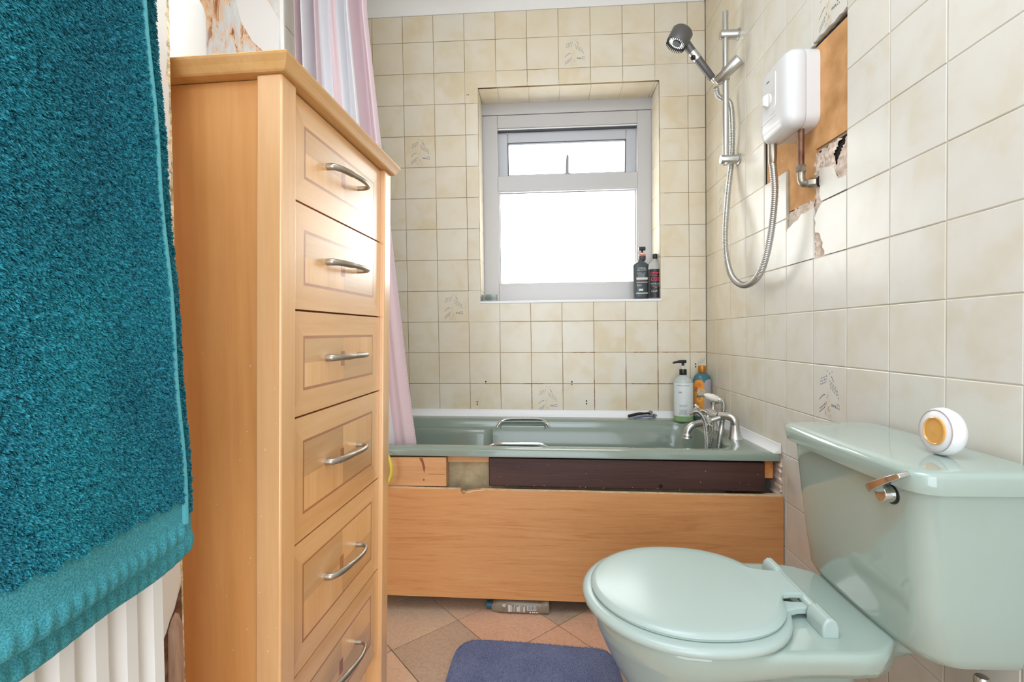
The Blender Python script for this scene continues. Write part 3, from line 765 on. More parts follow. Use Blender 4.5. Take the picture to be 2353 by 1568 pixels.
ribbed(hz_, spline([tuple(B+dr*.006), (-.074, 1.895, zb+.128), (-.078, 1.878, zb+.105), (-.094, 1.856, zb+.05), (-.120, 1.805, zb+.012), (-.142, 1.768, zb-.04), (-.165, 1.765, zb-.12), (-.21, 1.80, zb-.22), (-.2, 1.86, zb-.25), (-.165, 1.865, zb-.18), (-.148, 1.86, zb-.06), (-.155, 1.845, zb+.03), (-.165, 1.845, zb+.075), (-.185, 1.86, zb+.098), (-.208, 1.875, zb+.086)], 10), .0082)
obj('flexible_hose', hz_, m_chrome2, tp)
ch = MB(); P = resample(spline([(-.118, 1.885, zb+.06), (-.125, 1.87, zb+.0), (-.142, 1.855, zb-.05), (-.16, 1.84, zb-.09)], 8), .006)
for i, p in enumerate(P[:-1]):
    ch.lathe([(.004, -.002), (.0062, 0), (.004, .002)], p, (P[i+1]-p), 8)
obj('plug_chain', ch, m_chrome, tp)

# ------------------------------------------------------------------ bottles by the tap
def labelfn(cx, cy, r, sx, sy, off=.0006, ang0=-PI/2, sgn=1):
    # wraps flat label coordinates (arc length, height) round an elliptical bottle, front facing -Y
    def f(a, z):
        t = ang0 + a/r*sgn
        return (cx+(r*sx+off)*math.cos(t), cy+(r*sy+off)*math.sin(t), z)
    return f
def wrap(mb, f, a0, a1, z0, z1, mat=0, n=14):
    v = []; fa = []
    for k in range(n+1):
        a = a0+(a1-a0)*k/n; v += [f(a, z0), f(a, z1)]
    fa = [(2*k, 2*k+2, 2*k+3, 2*k+1) for k in range(n)]; mb.add(v, fa, mat)
m_ink = plain('dark_ink', (88, 92, 92), .6); m_wlabel = plain('white_label', (226, 230, 228), .5)
zb0 = zr(-.138, 2.20)
pbt = thing('pump_bottle', 'white labelled pump bottle with black pump and green liquid by the taps', 'bottle', (-.138, 2.20, zb0))
cx, cy, R0 = -.138, 2.20, .043
obj('bottle_body', MB().lathe([(.030, 0), (.040, .002), (.043, .008), (.043, .165), (.042, .178), (.036, .192), (.022, .202), (.0155, .206), (.0155, .212)], (cx, cy, zb0), (0, 0, 1), 36), clear('frosted_clear_bottle', (222, 230, 226), .2, .35), pbt, angle=50)
obj('liquid', MB().lathe([(.0395, .0), (.0434, .005), (.0434, .028), (.043, .0285)], (cx, cy, zb0+.0008), (0, 0, 1), 36), plain('green_liquid', (142, 178, 122), .25), pbt)
lm = MB(); f = labelfn(cx, cy, .0434, 1, 1); wrap(lm, f, -.058, .058, zb0+.028, zb0+.176)
f2 = labelfn(cx, cy, .0434, 1, 1, .0012)
text_mb('hydrating conditioning', .0065, lambda a, b: f2(a-.012, zb0+.166+b), mb=lm, mat=1); text_mb('pai', .013, lambda a, b: f2(a-.024, zb0+.136+b), mb=lm, mat=1)
for k, z in enumerate((.078, .073, .057, .052, .047, .042, .036)): text_mb(['soothing hand wash', 'with calendula', 'for sensitive skin', 'certified organic', 'gently cleansing', 'and moisturising', '500 ml e 16.9 fl oz'][k], .0048, lambda a, b, z=z: f2(a-.012, zb0+z+b), mb=lm, mat=1)
obj('label', lm, [m_wlabel, m_ink], pbt, recalc=False, angle=80)
pm = MB(); pm.lathe([(.0155, 0), (.016, .001), (.016, .024), (.0145, .026)], (cx, cy, zb0+.210), (0, 0, 1), 24)
pm.lathe([(.006, 0), (.006, .014)], (cx, cy, zb0+.252), (0, 0, 1), 14); pm.tube(spline([(cx+.014, cy, zb0+.270), (cx, cy, zb0+.271), (cx-.018, cy, zb0+.270), (cx-.036, cy, zb0+.267), (cx-.044, cy, zb0+.263)], 4), [.007]*5+[.0065]*4+[.005]*4+[.0045]*4, 12)
obj('pump', pm, m_black, pbt, angle=50); obj('pump_stem', MB().lathe([(.0048, 0), (.0048, .02)], (cx, cy, zb0+.235), (0, 0, 1), 12), m_white, pbt)

zb1 = zr(-.04, 2.235); cx, cy = -.0425, 2.235
sb = thing('shower_gel_bottle', 'translucent blue bottle with orange label and gold cap in the bath corner', 'bottle', (cx, cy, zb1))
obj('bottle_body', MB().lathe([(.030, 0), (.039, .003), (.041, .010), (.041, .17), (.040, .185), (.034, .203), (.024, .213), (.016, .217), (.016, .220)], (cx, cy, zb1), (0, 0, 1), 32, sy=.72), clear('blue_translucent_plastic', (86, 140, 152), .15, .35), sb, angle=50)
obj('bottle_cap', MB().lathe([(.0165, 0), (.017, .001), (.017, .028), (.0155, .031)], (cx, cy, zb1+.219), (0, 0, 1), 28), plain('gold_cap', (186, 122, 40), .35, .4), sb)
lm = MB(); f = labelfn(cx, cy, .041, 1, .72, .0008)
def arch(mb, f, a0, a1, z0, z1, mat, n=12):
    v = []
    for k in range(n+1):
        a = a0+(a1-a0)*k/n; u = 2*k/n-1; v += [f(a, z0), f(a, z1-.018*(1-math.sqrt(max(0, 1-u*u))))]
    mb.add(v, [(2*k, 2*k+2, 2*k+3, 2*k+1) for k in range(n)], mat)
arch(lm, f, -.048, -.0, zb1+.02, zb1+.188, 0); arch(lm, f, .0, .05, zb1+.02, zb1+.19, 1)
f3 = labelfn(cx, cy, .041, 1, .72, .0016)
def blob(mb, f, a, z, r, mat, r0=0, n=14):
    if r0: mb.add([f(a+rr_*math.cos(t), z+rr_*math.sin(t)) for rr_ in (r0, r) for t in [2*PI*k/n for k in range(n)]], [(k, (k+1) % n, n+(k+1) % n, n+k) for k in range(n)], mat)
    else: mb.add([f(a+r*math.cos(t), z+r*math.sin(t)) for t in [2*PI*k/n for k in range(n)]], [tuple(range(n))], mat)
for a, z, r in ((-.022, .165, .010), (-.036, .15, .008)): blob(lm, f3, a, zb1+z, r, 2)
blob(lm, f3, -.014, zb1+.132, .017, 3, .011); blob(lm, f3, -.02, zb1+.102, .013, 3, .009)
text_mb('IN\nMY', .011, lambda a, b: f3(a-.038, zb1+.142+b), mb=lm, mat=4); text_mb('GEL', .007, lambda a, b: f3(a-.026, zb1+.077+b), mb=lm, mat=4)
for k in range(4): rect(lm, -.032, -.012, .060-.005*k, .0625-.005*k, lambda a, b: f3(a, zb1+b), 5)
obj('label', lm, [plain('orange_label', (236, 150, 50), .5), plain('grey_lilac_label', (176, 170, 172), .5), plain('deep_orange', (232, 122, 30), .5), plain('lemon_ring', (250, 196, 84), .5), plain('navy_ink', (52, 60, 84), .5), plain('rust_ink', (206, 112, 46), .5)], sb, recalc=False, angle=80)

# razors
def razor(name, label, a, b, r, mat, headmat):
    a = Vector(a); b = Vector(b); d = (b-a).normalized()
    t = thing(name, label, 'razor', a, 'razors on the back rim of the bath')
    m = MB(); mid = a.lerp(b, .5)+Vector((0, 0, .004)); m.tube(spline([a, a.lerp(b, .2)+Vector((0, 0, .002)), mid, a.lerp(b, .8)+Vector((0, 0, .001)), b], 4), [r*.9]+[r*1.5]*5+[r*1.4]*5+[r*1.1]*5+[r*.7], 10, flat=.75)
    obj('handle', m, mat, t)
    s = d.cross(Vector((0, 0, 1))).normalized(); h = MB(); c = b+d*.006
    u = (Vector((0, 0, 1))*.8+d*.4).normalized()
    q = [c+s*i*.020+u*j*.009+d*k*.004 for i in (-1, 1) for j in (-1, 1) for k in (-1, 1)]
    h.add(q, [(0, 1, 3, 2), (4, 6, 7, 5), (0, 4, 5, 1), (2, 3, 7, 6), (0, 2, 6, 4), (1, 5, 7, 3)]); obj('head', h, headmat, t, bevel=.002)
    bl = MB()
    for k in range(3):
        cc = c-d*.0045+u*(.005-k*.005); q = [cc+s*i*.018+u*j*.0008+d*l*.0008 for i in (-1, 1) for j in (-1, 1) for l in (-1, 1)]
        bl.add(q, [(0, 1, 3, 2), (4, 6, 7, 5), (0, 4, 5, 1), (2, 3, 7, 6), (0, 2, 6, 4), (1, 5, 7, 3)])
    obj('blade', bl, m_chrome, t)
rz = zr(-.3, 2.26)
razor('razor', 'black handled razor lying behind the blue one on the bath edge', (-.375, 2.262, rz+.010), (-.275, 2.268, rz+.024), .0062, m_black, plain('grey_razor_head', (110, 116, 112), .4))
razor('razor', 'blue and silver handled razor lying in front on the bath edge', (-.352, 2.238, rz+.007), (-.262, 2.244, rz+.014), .0052, plain('blue_silver_handle', (120, 134, 158), .3, .4), plain('grey_razor_head2', (126, 130, 128), .4))

# ------------------------------------------------------------------ sill items
sx, sy_ = -.287, 2.375
s1 = thing('body_wash_bottle', 'dark grey pump bottle on the windowsill, the left taller one', 'bottle', (sx, sy_, WZ0), 'bottles on the windowsill')
m_grey = clear('smoky_grey_plastic', (84, 90, 92), .2, .15)
def ovl(a, b, z, ex=.7): return [(sx+a*math.copysign(abs(math.cos(t))**ex, math.cos(t)), sy_+b*math.copysign(abs(math.sin(t))**ex, math.sin(t)), WZ0+z) for t in [2*PI*k/32 for k in range(32)]]
obj('bottle_body', MB().loft([ovl(.030, .016, 0), ovl(.034, .019, .003), ovl(.035, .020, .02), ovl(.038, .021, .10), ovl(.039, .021, .165), ovl(.037, .020, .172), ovl(.024, .017, .182, .9), ovl(.015, .014, .187, 1), ovl(.0145, .0145, .195, 1)]), m_grey, s1, angle=50)
obj('collar', MB().lathe([(.0145, 0), (.018, .006), (.0185, .020), (.018, .024)], (sx+.006, sy_, WZ0+.190), (0, 0, 1), 24), plain('dark_collar', (72, 62, 66), .4), s1)
obj('collar_ring', MB().lathe([(.018, 0), (.0188, .002), (.018, .008)], (sx+.006, sy_, WZ0+.213), (0, 0, 1), 24), plain('coral_ring', (214, 118, 96), .4), s1)
pmh = MB(); pmh.box(sx-.010, sx+.022, sy_-.011, sy_+.011, WZ0+.241, WZ0+.258); pmh.lathe([(.006, 0), (.006, .014)], (sx+.006, sy_, WZ0+.229), (0, 0, 1), 14)
obj('pump', pmh, m_black, s1, bevel=.003); obj('pump_stem', MB().lathe([(.0035, 0), (.0035, .016)], (sx+.006, sy_, WZ0+.218), (0, 0, 1), 12), m_white, s1)
lm = MB(); g = lambda a, b: (sx+a, sy_-.0212-.0, WZ0+b); g = lambda a, b: (sx+a, sy_-.0225+.0*a, WZ0+b)
text_mb("L'ORÉAL", .0105, lambda a, b: g(a, .152+b), mb=lm); text_mb('MEN EXPERT', .0078, lambda a, b: g(a, .142+b), mb=lm); text_mb('BARBER CLUB', .0062, lambda a, b: g(a-.002, .128+b), mb=lm)
rect(lm, -.018, .014, .108, .124, g, 1); rect(lm, -.026, .03, .096, .107, g); rect(lm, -.026, .03, .083, .0855, g)
text_mb('BODY WASH', .006, lambda a, b: g(a-.004, .0915+b), mb=lm, mat=2); text_mb('5in1', .015, lambda a, b: g(a-.012, .070+b), mb=lm)
rect(lm, -.014, .006, .042, .052, g); rect(lm, -.028, .030, .029, .033, g)
obj('label', lm, [plain('label_white_ink', (220, 222, 218), .5), plain('label_grey_bar', (120, 124, 124), .5), plain('label_red_ink', (196, 92, 66), .5)], s1, recalc=False, smooth=False)

tx, ty = -.226, 2.345
s2 = thing('shower_gel_bottle', 'black label bottle with pink lettering in the right corner of the windowsill', 'bottle', (tx, ty, WZ0), 'bottles on the windowsill')
obj('bottle_body', MB().lathe([(.028, 0), (.0325, .003), (.0335, .012), (.0335, .145), (.032, .162), (.026, .176), (.016, .186), (.0115, .190), (.0115, .196)], (tx, ty, WZ0), (0, 0, 1), 32, sy=.8), clear('clear_bottle_plastic', (206, 208, 208), .1, .6), s2, angle=50)
obj('bottle_cap', MB().lathe([(.0115, 0), (.012, .001), (.0118, .022), (.010, .024)], (tx, ty, WZ0+.194), (0, 0, 1), 24), m_black, s2)
lm = MB(); f = labelfn(tx, ty, .0335, 1, .8, .0007); wrap(lm, f, -.105, .105, WZ0+.006, WZ0+.143, 0, 40)
f4 = labelfn(tx, ty, .0335, 1, .8, .0014)
text_mb('IZZY', .024, lambda a, b: f4(a-.004, WZ0+.118+b), shear=.2, mb=lm, mat=1); text_mb('OSE', .025, lambda a, b: f4(a-.006, WZ0+.094+b), shear=.2, mb=lm, mat=1)
text_mb('SHOWER GEL', .0068, lambda a, b: f4(a-.006, WZ0+.073+b), mb=lm, mat=2)
for k in range(3): text_mb(['fresh rose and citrus', 'with real rose oil', 'vegan'][k], .0048, lambda a, b, k=k: f4(a-.002, WZ0+.066-.006*k+b), mb=lm, mat=2)
text_mb('Lush', .015, lambda a, b: f4(a-.010, WZ0+.038+b), shear=.25, mb=lm, mat=2)
obj('label', lm, [plain('black_label', (34, 32, 34), .4), plain('hot_pink_ink', (232, 56, 92), .5), plain('white_ink', (214, 214, 214), .5)], s2, recalc=False, angle=80)

sd = thing('soap_dish', 'clear soap dish in the left corner of the windowsill', 'dish', (-1.026, 2.35, WZ0))
dm = MB(); o1 = rrect(-1.064, -.988, 2.32, 2.38, .008, 4); o2 = rrect(-1.061, -.991, 2.323, 2.377, .006, 4)
dm.loft([[(x, y, WZ0+.0005) for x, y in o1], [(x, y, WZ0+.034) for x, y in o1], [(x, y, WZ0+.034) for x, y in o2], [(x, y, WZ0+.006) for x, y in o2]])
obj('dish', dm, clear('clear_acrylic', (206, 214, 208), .05, .8), sd)
so_ = MB(); so_.lathe([(.006, .0), (.022, .002), (.0265, .009), (.026, .018), (.020, .025), (.010, .028), (.002, .029)], (-1.027, 2.35, WZ0+.007), (0, 0, 1), 28, sy=.8)
tag(obj('soap_bar', so_, plain('green_soap', (122, 140, 118), .45)), 'domed green soap bar sitting in the clear soap dish', 'soap')

# ------------------------------------------------------------------ shower rail and handset
rl = thing('shower_riser_rail', 'vertical chrome shower riser rail on the right wall', 'rail', (0, 1.925, 1.60))
obj('pole', MB().tube([(-.05, 1.925, 1.592), (-.05, 1.925, 2.182)], .0112, 20), m_chrome2, rl, angle=50)
for z in (1.612, 2.094):
    b_ = MB(); b_.tube([(0, 1.925, z), (-.004, 1.925, z), (-.066, 1.925, z), (-.070, 1.925, z)], [.0185, .0175, .0175, .0155], 24); b_.lathe([(.021, 0), (.021, .004), (.018, .006)], (-.001, 1.925, z), (-1, 0, 0), 24)
    obj('bracket', b_, m_chrome2, rl, angle=50)
A = Vector((-.018, 1.868, 1.968)); B = Vector((-.080, 1.935, 1.917))
sl = MB(); sl.tube([A, A.lerp(B, .04), A.lerp(B, .5), A.lerp(B, .96), B], [.020, .0225, .0215, .0185, .015], 24); sl.tube([(-.05, 1.925, 1.92), (-.05, 1.925, 1.965)], .0155, 18)
obj('slider', sl, m_chrome2, rl, angle=50)
hd_ = thing('shower_handset', 'grey shower handset with massaging head clipped to the riser rail', 'shower head', (-.08, 1.935, 1.917))
H0 = Vector((-.083, 1.945, 1.925)); H1 = Vector((-.190, 1.94, 2.068)); d = (H1-H0).normalized()
hm_ = MB(); hm_.tube([H0-d*.002, H0+d*.018], .0075, 14); obj('connector', hm_, m_chrome, hd_)
hm_ = MB(); L = (H1-H0).length; hm_.tube([H0+d*.016, H0+d*.018, H0+d*(L*.62), H0+d*(L*.622)], [.0115, .0135, .0155, .014], 20); obj('handle', hm_, m_anth, hd_, angle=50)
hm_ = MB(); hm_.tube([H0+d*(L*.62), H0+d*(L*.82)], [.0165, .0165], 20); obj('chrome_collar', hm_, m_chrome2, hd_, angle=50)
kb = MB(); s_ = Vector((-.75, -.45, -.5)).normalized(); p = H0+d*(L*.70); kb.tube([p+s_*.012, p+s_*.020, p+s_*.022], [.0095, .0095, .007], 16); q = -s_; kb.tube([p+q*.012, p+q*.019], [.006, .0055], 12); obj('button', kb, m_black, hd_)
hm_ = MB(); hm_.tube([H0+d*(L*.82), H0+d*(L*1.0), H1+d*.02], [.0155, .0165, .018], 20); obj('neck', hm_, m_anth, hd_, angle=50)
fc = Vector((-.236, 1.93, 2.070)); ax = Vector((-.46, .02, -.86)).normalized(); top_ = fc-ax*.060
hh = MB(); hh.lathe([(.024, -.002), (.036, .002), (.0415, .009), (.0415, .057), (.040, .061), (.036, .061), (.035, .054)], top_, ax, 36, c1=False); obj('head', hh, m_anth, hd_, angle=50)
fp = MB(); fp.lathe([(.033, 0), (.033, .003), (.018, .003)], fc-ax*.006, ax, 28, c0=False); obj('spray_plate', fp, m_chrome, hd_)
fp = MB(); fp.lathe([(.0175, 0), (.0165, .006), (.004, .007)], fc-ax*.006, ax, 24); obj('spray_centre', fp, plain('dark_rubber', (54, 60, 62), .5), hd_)
br = MB(); u = ax.orthogonal().normalized(); v = ax.cross(u)
for k in range(30):
    a = 2*PI*k/30; p = fc+(u*math.cos(a)+v*math.sin(a))*.0375; br.tube([p-ax*.003, p+ax*.011], [.0024, .0011], 6)
obj('bristle', br, m_black, hd_, kind='stuff')

hp_ = [(-.080, 1.945, 1.903), (-.066, 1.964, 1.882), (-.040, 1.966, 1.862), (-.022, 1.952, 1.836), (-.020, 1.938, 1.728), (-.0165, 1.956, 1.616), (-.034, 1.945, 1.493), (-.055, 1.917, 1.351), (-.055, 1.914, 1.249), (-.055, 1.875, 1.168),
       (-.055, 1.815, 1.124), (-.055, 1.740, 1.104), (-.055, 1.660, 1.114), (-.055, 1.603, 1.152), (-.055, 1.562, 1.218), (-.055, 1.536, 1.294), (-.055, 1.524, 1.371), (-.055, 1.532, 1.440), (-.055, 1.538, 1.462)]
hz_ = MB(); ribbed(hz_, spline(hp_, 8), .0098, .0058, .17, 14)
tag(obj('shower_hose', hz_, m_chrome2, angle=0), 'long looping chrome shower hose hanging beside the riser rail', 'hose')

# ------------------------------------------------------------------ electric shower unit
HY0, HY1, HZ0, HZ1 = 1.392, 1.565, 1.518, 1.742
he = thing('electric_shower', 'white electric shower unit on the right wall', 'shower unit', (0, 1.48, HZ0))
def hr(x, iy, iz, r): return [(x, a, b) for a, b in rrect(HY0+iy, HY1-iy, HZ0+iz, HZ1-iz, r, 7)]
obj('back_plate', MB().loft([hr(.0072, .002, .002, .03), hr(-.030, .001, .001, .03), hr(-.031, .003, .003, .028)]), m_white, he, angle=40)
obj('cover', MB().loft([hr(-.0315, .002, .002, .029), hr(-.034, 0, 0, .03), hr(-.062, .001, .001, .03), hr(-.078, .008, .010, .028), hr(-.0845, .020, .022, .024), hr(-.086, .032, .034, .02)]), m_white, he, angle=50)
gv = MB(); px = -.0868
pth = [(px, 1.452, 1.70), (px, 1.452, 1.62), (px, 1.456, 1.60), (px, 1.468, 1.589), (px, 1.48, 1.588)]
gv.tube(spline(pth, 4), .0018, 6); gv.box(px-.0005, px+.002, 1.45, 1.543, 1.5755, 1.578)
obj('moulded_line', gv, plain('white_plastic_ridge', (236, 235, 235), .3), he)
kn = MB(); kn.lathe([(.021, 0), (.020, .004), (.017, .005)], (px+.001, 1.497, 1.634), (-1, 0, 0), 28)
kn.loft([[(px-.004, 1.497+a, 1.634+b) for a, b in ((-.009, -.02), (.009, -.02), (.009, .02), (-.009, .02))], [(px-.016, 1.497+a, 1.634+b) for a, b in ((-.005, -.013), (.005, -.013), (.005, .013), (-.005, .013))]])
obj('control_knob', kn, plain('ivory_knob', (232, 229, 222), .3), he, angle=40)
lg_ = MB(); rect(lg_, 1.49, 1.507, 1.690, 1.6925, lambda a, b: (px-.0004, a, b)); obj('badge', lg_, m_ink, he, recalc=False, smooth=False)
sc_ = MB()
for y in (1.44, 1.452): sc_.lathe([(.0035, 0), (.003, .001)], (-.05, y, HZ0+.002), (0, 0, -1), 10)
obj('screw_recess', sc_, m_ink, he)
ou = MB(); ou.tube([(-.055, 1.537, HZ0+.002), (-.055, 1.537, 1.492), (-.055, 1.538, 1.462), (-.055, 1.538, 1.459)], [.0125, .0125, .0115, .009], 18); obj('hose_outlet', ou, m_nickel, he, angle=50)
# supply pipe
cp = thing('water_pipe', 'copper water pipe with metal elbow below the shower unit', 'pipe', (-.022, 1.44, 1.35))
obj('copper_pipe', MB().tube([(-.026, 1.430, 1.522), (-.026, 1.430, 1.408)], .0085, 16), m_copper, cp)
m_galv = plain('dull_nickel_fitting', (168, 160, 146), .35, .9, var=(60, 26))
el = MB(); el.tube([(-.026, 1.430, 1.418), (-.026, 1.430, 1.414), (-.026, 1.430, 1.400), (-.026, 1.430, 1.397)], [.011, .0145, .0145, .012], 6)
el.tube(spline([(-.026, 1.430, 1.398), (-.026, 1.430, 1.382), (-.024, 1.427, 1.368), (-.020, 1.420, 1.362), (-.012, 1.410, 1.361)], 5), .0108, 14)
el.tube([(-.016, 1.415, 1.3615), (-.013, 1.411, 1.361), (.000, 1.401, 1.360), (.002, 1.399, 1.360)], [.011, .0135, .0135, .012], 6)
el.tube([(.002, 1.399, 1.360), (.012, 1.391, 1.36)], .009, 12)
obj('elbow_fitting', el, m_galv, cp, angle=40)
nn = MB(); nn.lathe([(.016, 0), (.014, .004), (.010, .005)], (.007, 1.395, 1.360), (-.7, .7, 0), 14); obj('wall_hole', nn, m_dark, cp)

# ------------------------------------------------------------------ toilet
TY = .982
to = thing('toilet', 'sage green close coupled toilet against the right wall', 'toilet', (-.3, TY, 0))
def hw_top(x):
    if x < -.50: return .178*math.sqrt(max(0, 1-((x+.50)/.188)**2))
    if x < -.36: return .178-.012*((x+.50)/.14)**2
    return .166
def outline(x0, x1, fn, n=26, cr_=.03):
    xs = [x0+(x1-x0)*(.5-.5*math.cos(PI*k/n)) for k in range(n+1)]
    a = [(x, TY-fn(x)) for x in xs]; b = [(x, TY+fn(x)) for x in reversed(xs)]
    return a[0:]+b[:-1] if fn(x0) < 1e-4 else a+b
def pan_ring(z, tip, k, tail, tw):
    # tip: front x, k: half width of the bowl, tail: rear x, tw: half width behind
    def fn(x):
        L = -.50-tip
        if x < -.50: return k*math.sqrt(max(0, 1-((x+.50)/L)**2))
        t = min(1, (x+.50)/.22); t = t*t*(3-2*t); h_ = k*(1-t)+tw*t
        q = min(1, max(0, (x+.245)/.085)); return h_*(1-.46*(1-math.sqrt(1-q*q)))
    pts = []; n = 26
    xs = [tip+(tail-tip)*(.5-.5*math.cos(PI*j/n)) for j in range(n+1)]
    pts = [(x, TY-fn(x)*(1 if x < tail-.03 else math.sqrt(max(.0, 1-((x-(tail-.03))/.03)**2*.25))), z) for x in xs]
    pts += [(x, TY+fn(x)*(1 if x < tail-.03 else math.sqrt(max(.0, 1-((x-(tail-.03))/.03)**2*.25))), z) for x in reversed(xs[1:])]
    return pts
pnm = MB(); pnm.loft([pan_ring(.0, -.56, .085, -.22, .085), pan_ring(.05, -.56, .075, -.22, .07), pan_ring(.14, -.57, .08, -.22, .055), pan_ring(.22, -.60, .108, -.20, .05), pan_ring(.27, -.632, .133, -.18, .052), pan_ring(.31, -.652, .15, -.16, .062),
                      pan_ring(.336, -.664, .160, -.07, .108), pan_ring(.348, -.669, .166, -.05, .135), pan_ring(.355, -.673, .169, -.05, .154), pan_ring(.366, -.676, .172, -.045, .158), pan_ring(.385, -.679, .175, -.03, .164), pan_ring(.395, -.678, .174, -.03, .162), pan_ring(.399, -.674, .170, -.034, .158), pan_ring(.4, -.665, .162, -.04, .15)])
obj('pan', pnm, m_sage, to, angle=60)
def seat_ring(z, ins, cx=-.50, L=.197, Wd=.190, rear=.192):
    pts = []
    for k in range(56):
        t = 2*PI*k/56; c, s_ = math.cos(t), math.sin(t)
        lx = (rear if c > 0 else L)-ins; e = .86 if c > 0 else 1
        pts.append((cx+lx*math.copysign(abs(c)**e, c), TY+(Wd-ins)*math.copysign(abs(s_)**e, s_), z))
    return pts
st_ = MB(); st_.loft([seat_ring(.402, .004), seat_ring(.405, .0), seat_ring(.413, .0), seat_ring(.4175, .004), seat_ring(.419, .012), seat_ring(.4195, .03)])
seat = obj('seat', st_, m_sage_seat, to, angle=60)
def lid_ring(z, ins): return seat_ring(z, ins, -.497, .183, .171, .182)
ld = MB(); ld.loft([lid_ring(.4195, .006), lid_ring(.4205, .002), lid_ring(.426, 0), lid_ring(.4305, .003), lid_ring(.433, .012), lid_ring(.4345, .03), lid_ring(.4365, .07), lid_ring(.438, .12)])
obj('lid', ld, m_sage_seat, to, angle=50)
tab = [(-.40, TY+.105), (-.37, TY+.092), (-.345, TY+.074), (-.325, TY+.062), (-.300, TY+.057), (-.276, TY+.056), (-.276, TY-.034), (-.300, TY-.034), (-.314, TY-.038), (-.322, TY-.048), (-.328, TY-.060), (-.345, TY-.080), (-.40, TY-.095)]
obj('lid_tab', MB().prism(tab, lambda a, b, d: (a, b, .4228+d), 0, .0116), m_sage_seat, to, bevel=.003)
obj('seat_arm', MB().prism([(-.345, TY-.088), (-.325, TY-.072), (-.30, TY-.062), (-.268, TY-.060), (-.268, TY-.040), (-.30, TY-.040), (-.33, TY-.036)], lambda a, b, d: (a, b, .408+d), 0, .014), m_sage_seat, to, bevel=.003)
obj('hinge_pin', MB().tube([(-.272, TY-.066, .4215), (-.272, TY+.085, .4215)], .0098, 16), m_sage_seat, to)
for ya, yb in ((TY-.118, TY-.064), (TY+.068, TY+.116)):
    hg = MB(); hg.loft([[(-.272+a, yy, .4+b) for a, b in ((-.0145, -.002), (-.0145, .018), (-.011, .028), (-.004, .0335), (.004, .0335), (.011, .028), (.0145, .018), (.0145, -.002))] for yy in (ya, yb)])
    obj('hinge', hg, m_sage_seat, to, bevel=.0035, seg=3)
# cistern
def cring(z, x0, h0, bow=.010, r=.035, back=-.014, TY=.970):
    pts = rrect(x0, back, TY-h0, TY+h0, [.012, r, r, .012], 7); out = []
    # subdivide the front edge for the bow
    res = []
    for i, p in enumerate(pts):
        q = pts[(i+1) % len(pts)]; res.append(p)
        if abs(p[0]-x0) < 1e-6 and abs(q[0]-x0) < 1e-6 and abs(p[1]-q[1]) > .05:
            for k in range(1, 12): res.append((x0, p[1]+(q[1]-p[1])*k/12))
    return [(x-bow*max(0, 1-((y-TY)/h0)**2)*((back-x)/(back-x0)), y, z) for x, y in res]
ct = MB(); ct.loft([cring(.390, -.130, .150, .006, .05), cring(.3925, -.146, .166, .008, .05), cring(.401, -.158, .176, .01, .05), cring(.419, -.166, .182, .01, .045), cring(.50, -.173, .185), cring(.60, -.182, .190), cring(.689, -.188, .197)])
obj('cistern', ct, m_sage, to, angle=60)
cl = MB(); cl.loft([cring(.688, -.190, .200, .012), cring(.690, -.201, .211, .012), cring(.716, -.205, .214, .012), cring(.722, -.203, .212, .012), cring(.7255, -.196, .206, .012), cring(.7265, -.180, .192, .012), cring(.7275, -.150, .165, .012), cring(.728, -.11, .1, .005)])
obj('cistern_lid', cl, m_sage, to, angle=60)
lv = MB(); c = Vector((-.186, .836, .668)); ax = Vector((-1, -.0, 0))
lv2 = MB(); lv2.lathe([(.0175, -.004), (.0175, .006), (.014, .008)], c, ax, 24); obj('lever_washer', lv2, m_black, to)
lv.tube([c+ax*.006, c+ax*.024], [.0145, .0135], 20)
q0 = c+ax*.024+Vector((0, .022, .002)); q1 = c+ax*.028+Vector((0, -.060, .050)); dd = (q1-q0).normalized(); wv = Vector((.8, 0, 0)).cross(dd).normalized()
rings = []
for t, w_, h_ in ((0, .004, .004), (.06, .010, .006), (.3, .014, .0065), (.7, .012, .005), (.97, .011, .0042), (1, .009, .003)):
    p = q0.lerp(q1, t)+ax*(.008*math.sin(t*PI)*.6); wa = (ax*.97+wv*.22).normalized(); wb = (wv*.97-ax*.22).normalized(); rings.append([p+wb*h_+wa*w_, p-wb*h_+wa*w_, p-wb*h_-wa*w_, p+wb*h_-wa*w_])
lv.loft(rings); obj('flush_lever', lv, m_chrome, to, bevel=.001)
sp2 = MB(); sp2.tube([(-.04, .842, 0), (-.04, .842, .352), (-.04, .842, .356)], [.011, .011, .009], 16)
tag(obj('inlet_pipe', sp2, m_chrome, angle=50), 'chrome water inlet pipe beneath the toilet cistern', 'pipe')
pk = thing('cleaner_bottle', 'green and yellow bottle standing on the floor behind the toilet', 'bottle', (-.12, .845, 0))
obj('bottle_body', MB().loft([[(-.15+a*k, .845+b*k, z) for a, b in rrect(-.040, .040, -.026, .026, .02, 5)] for z, k in ((0, .9), (.01, 1), (.21, 1), (.25, .8), (.262, .4))]), plain('dark_green_plastic', (28, 112, 84), .35), pk, angle=50)
obj('bottle_cap', MB().lathe([(.014, 0), (.014, .028), (.011, .03)], (-.145, .845, .260), (0, 0, 1), 20), plain('pale_yellow_cap', (232, 226, 160), .4), pk)

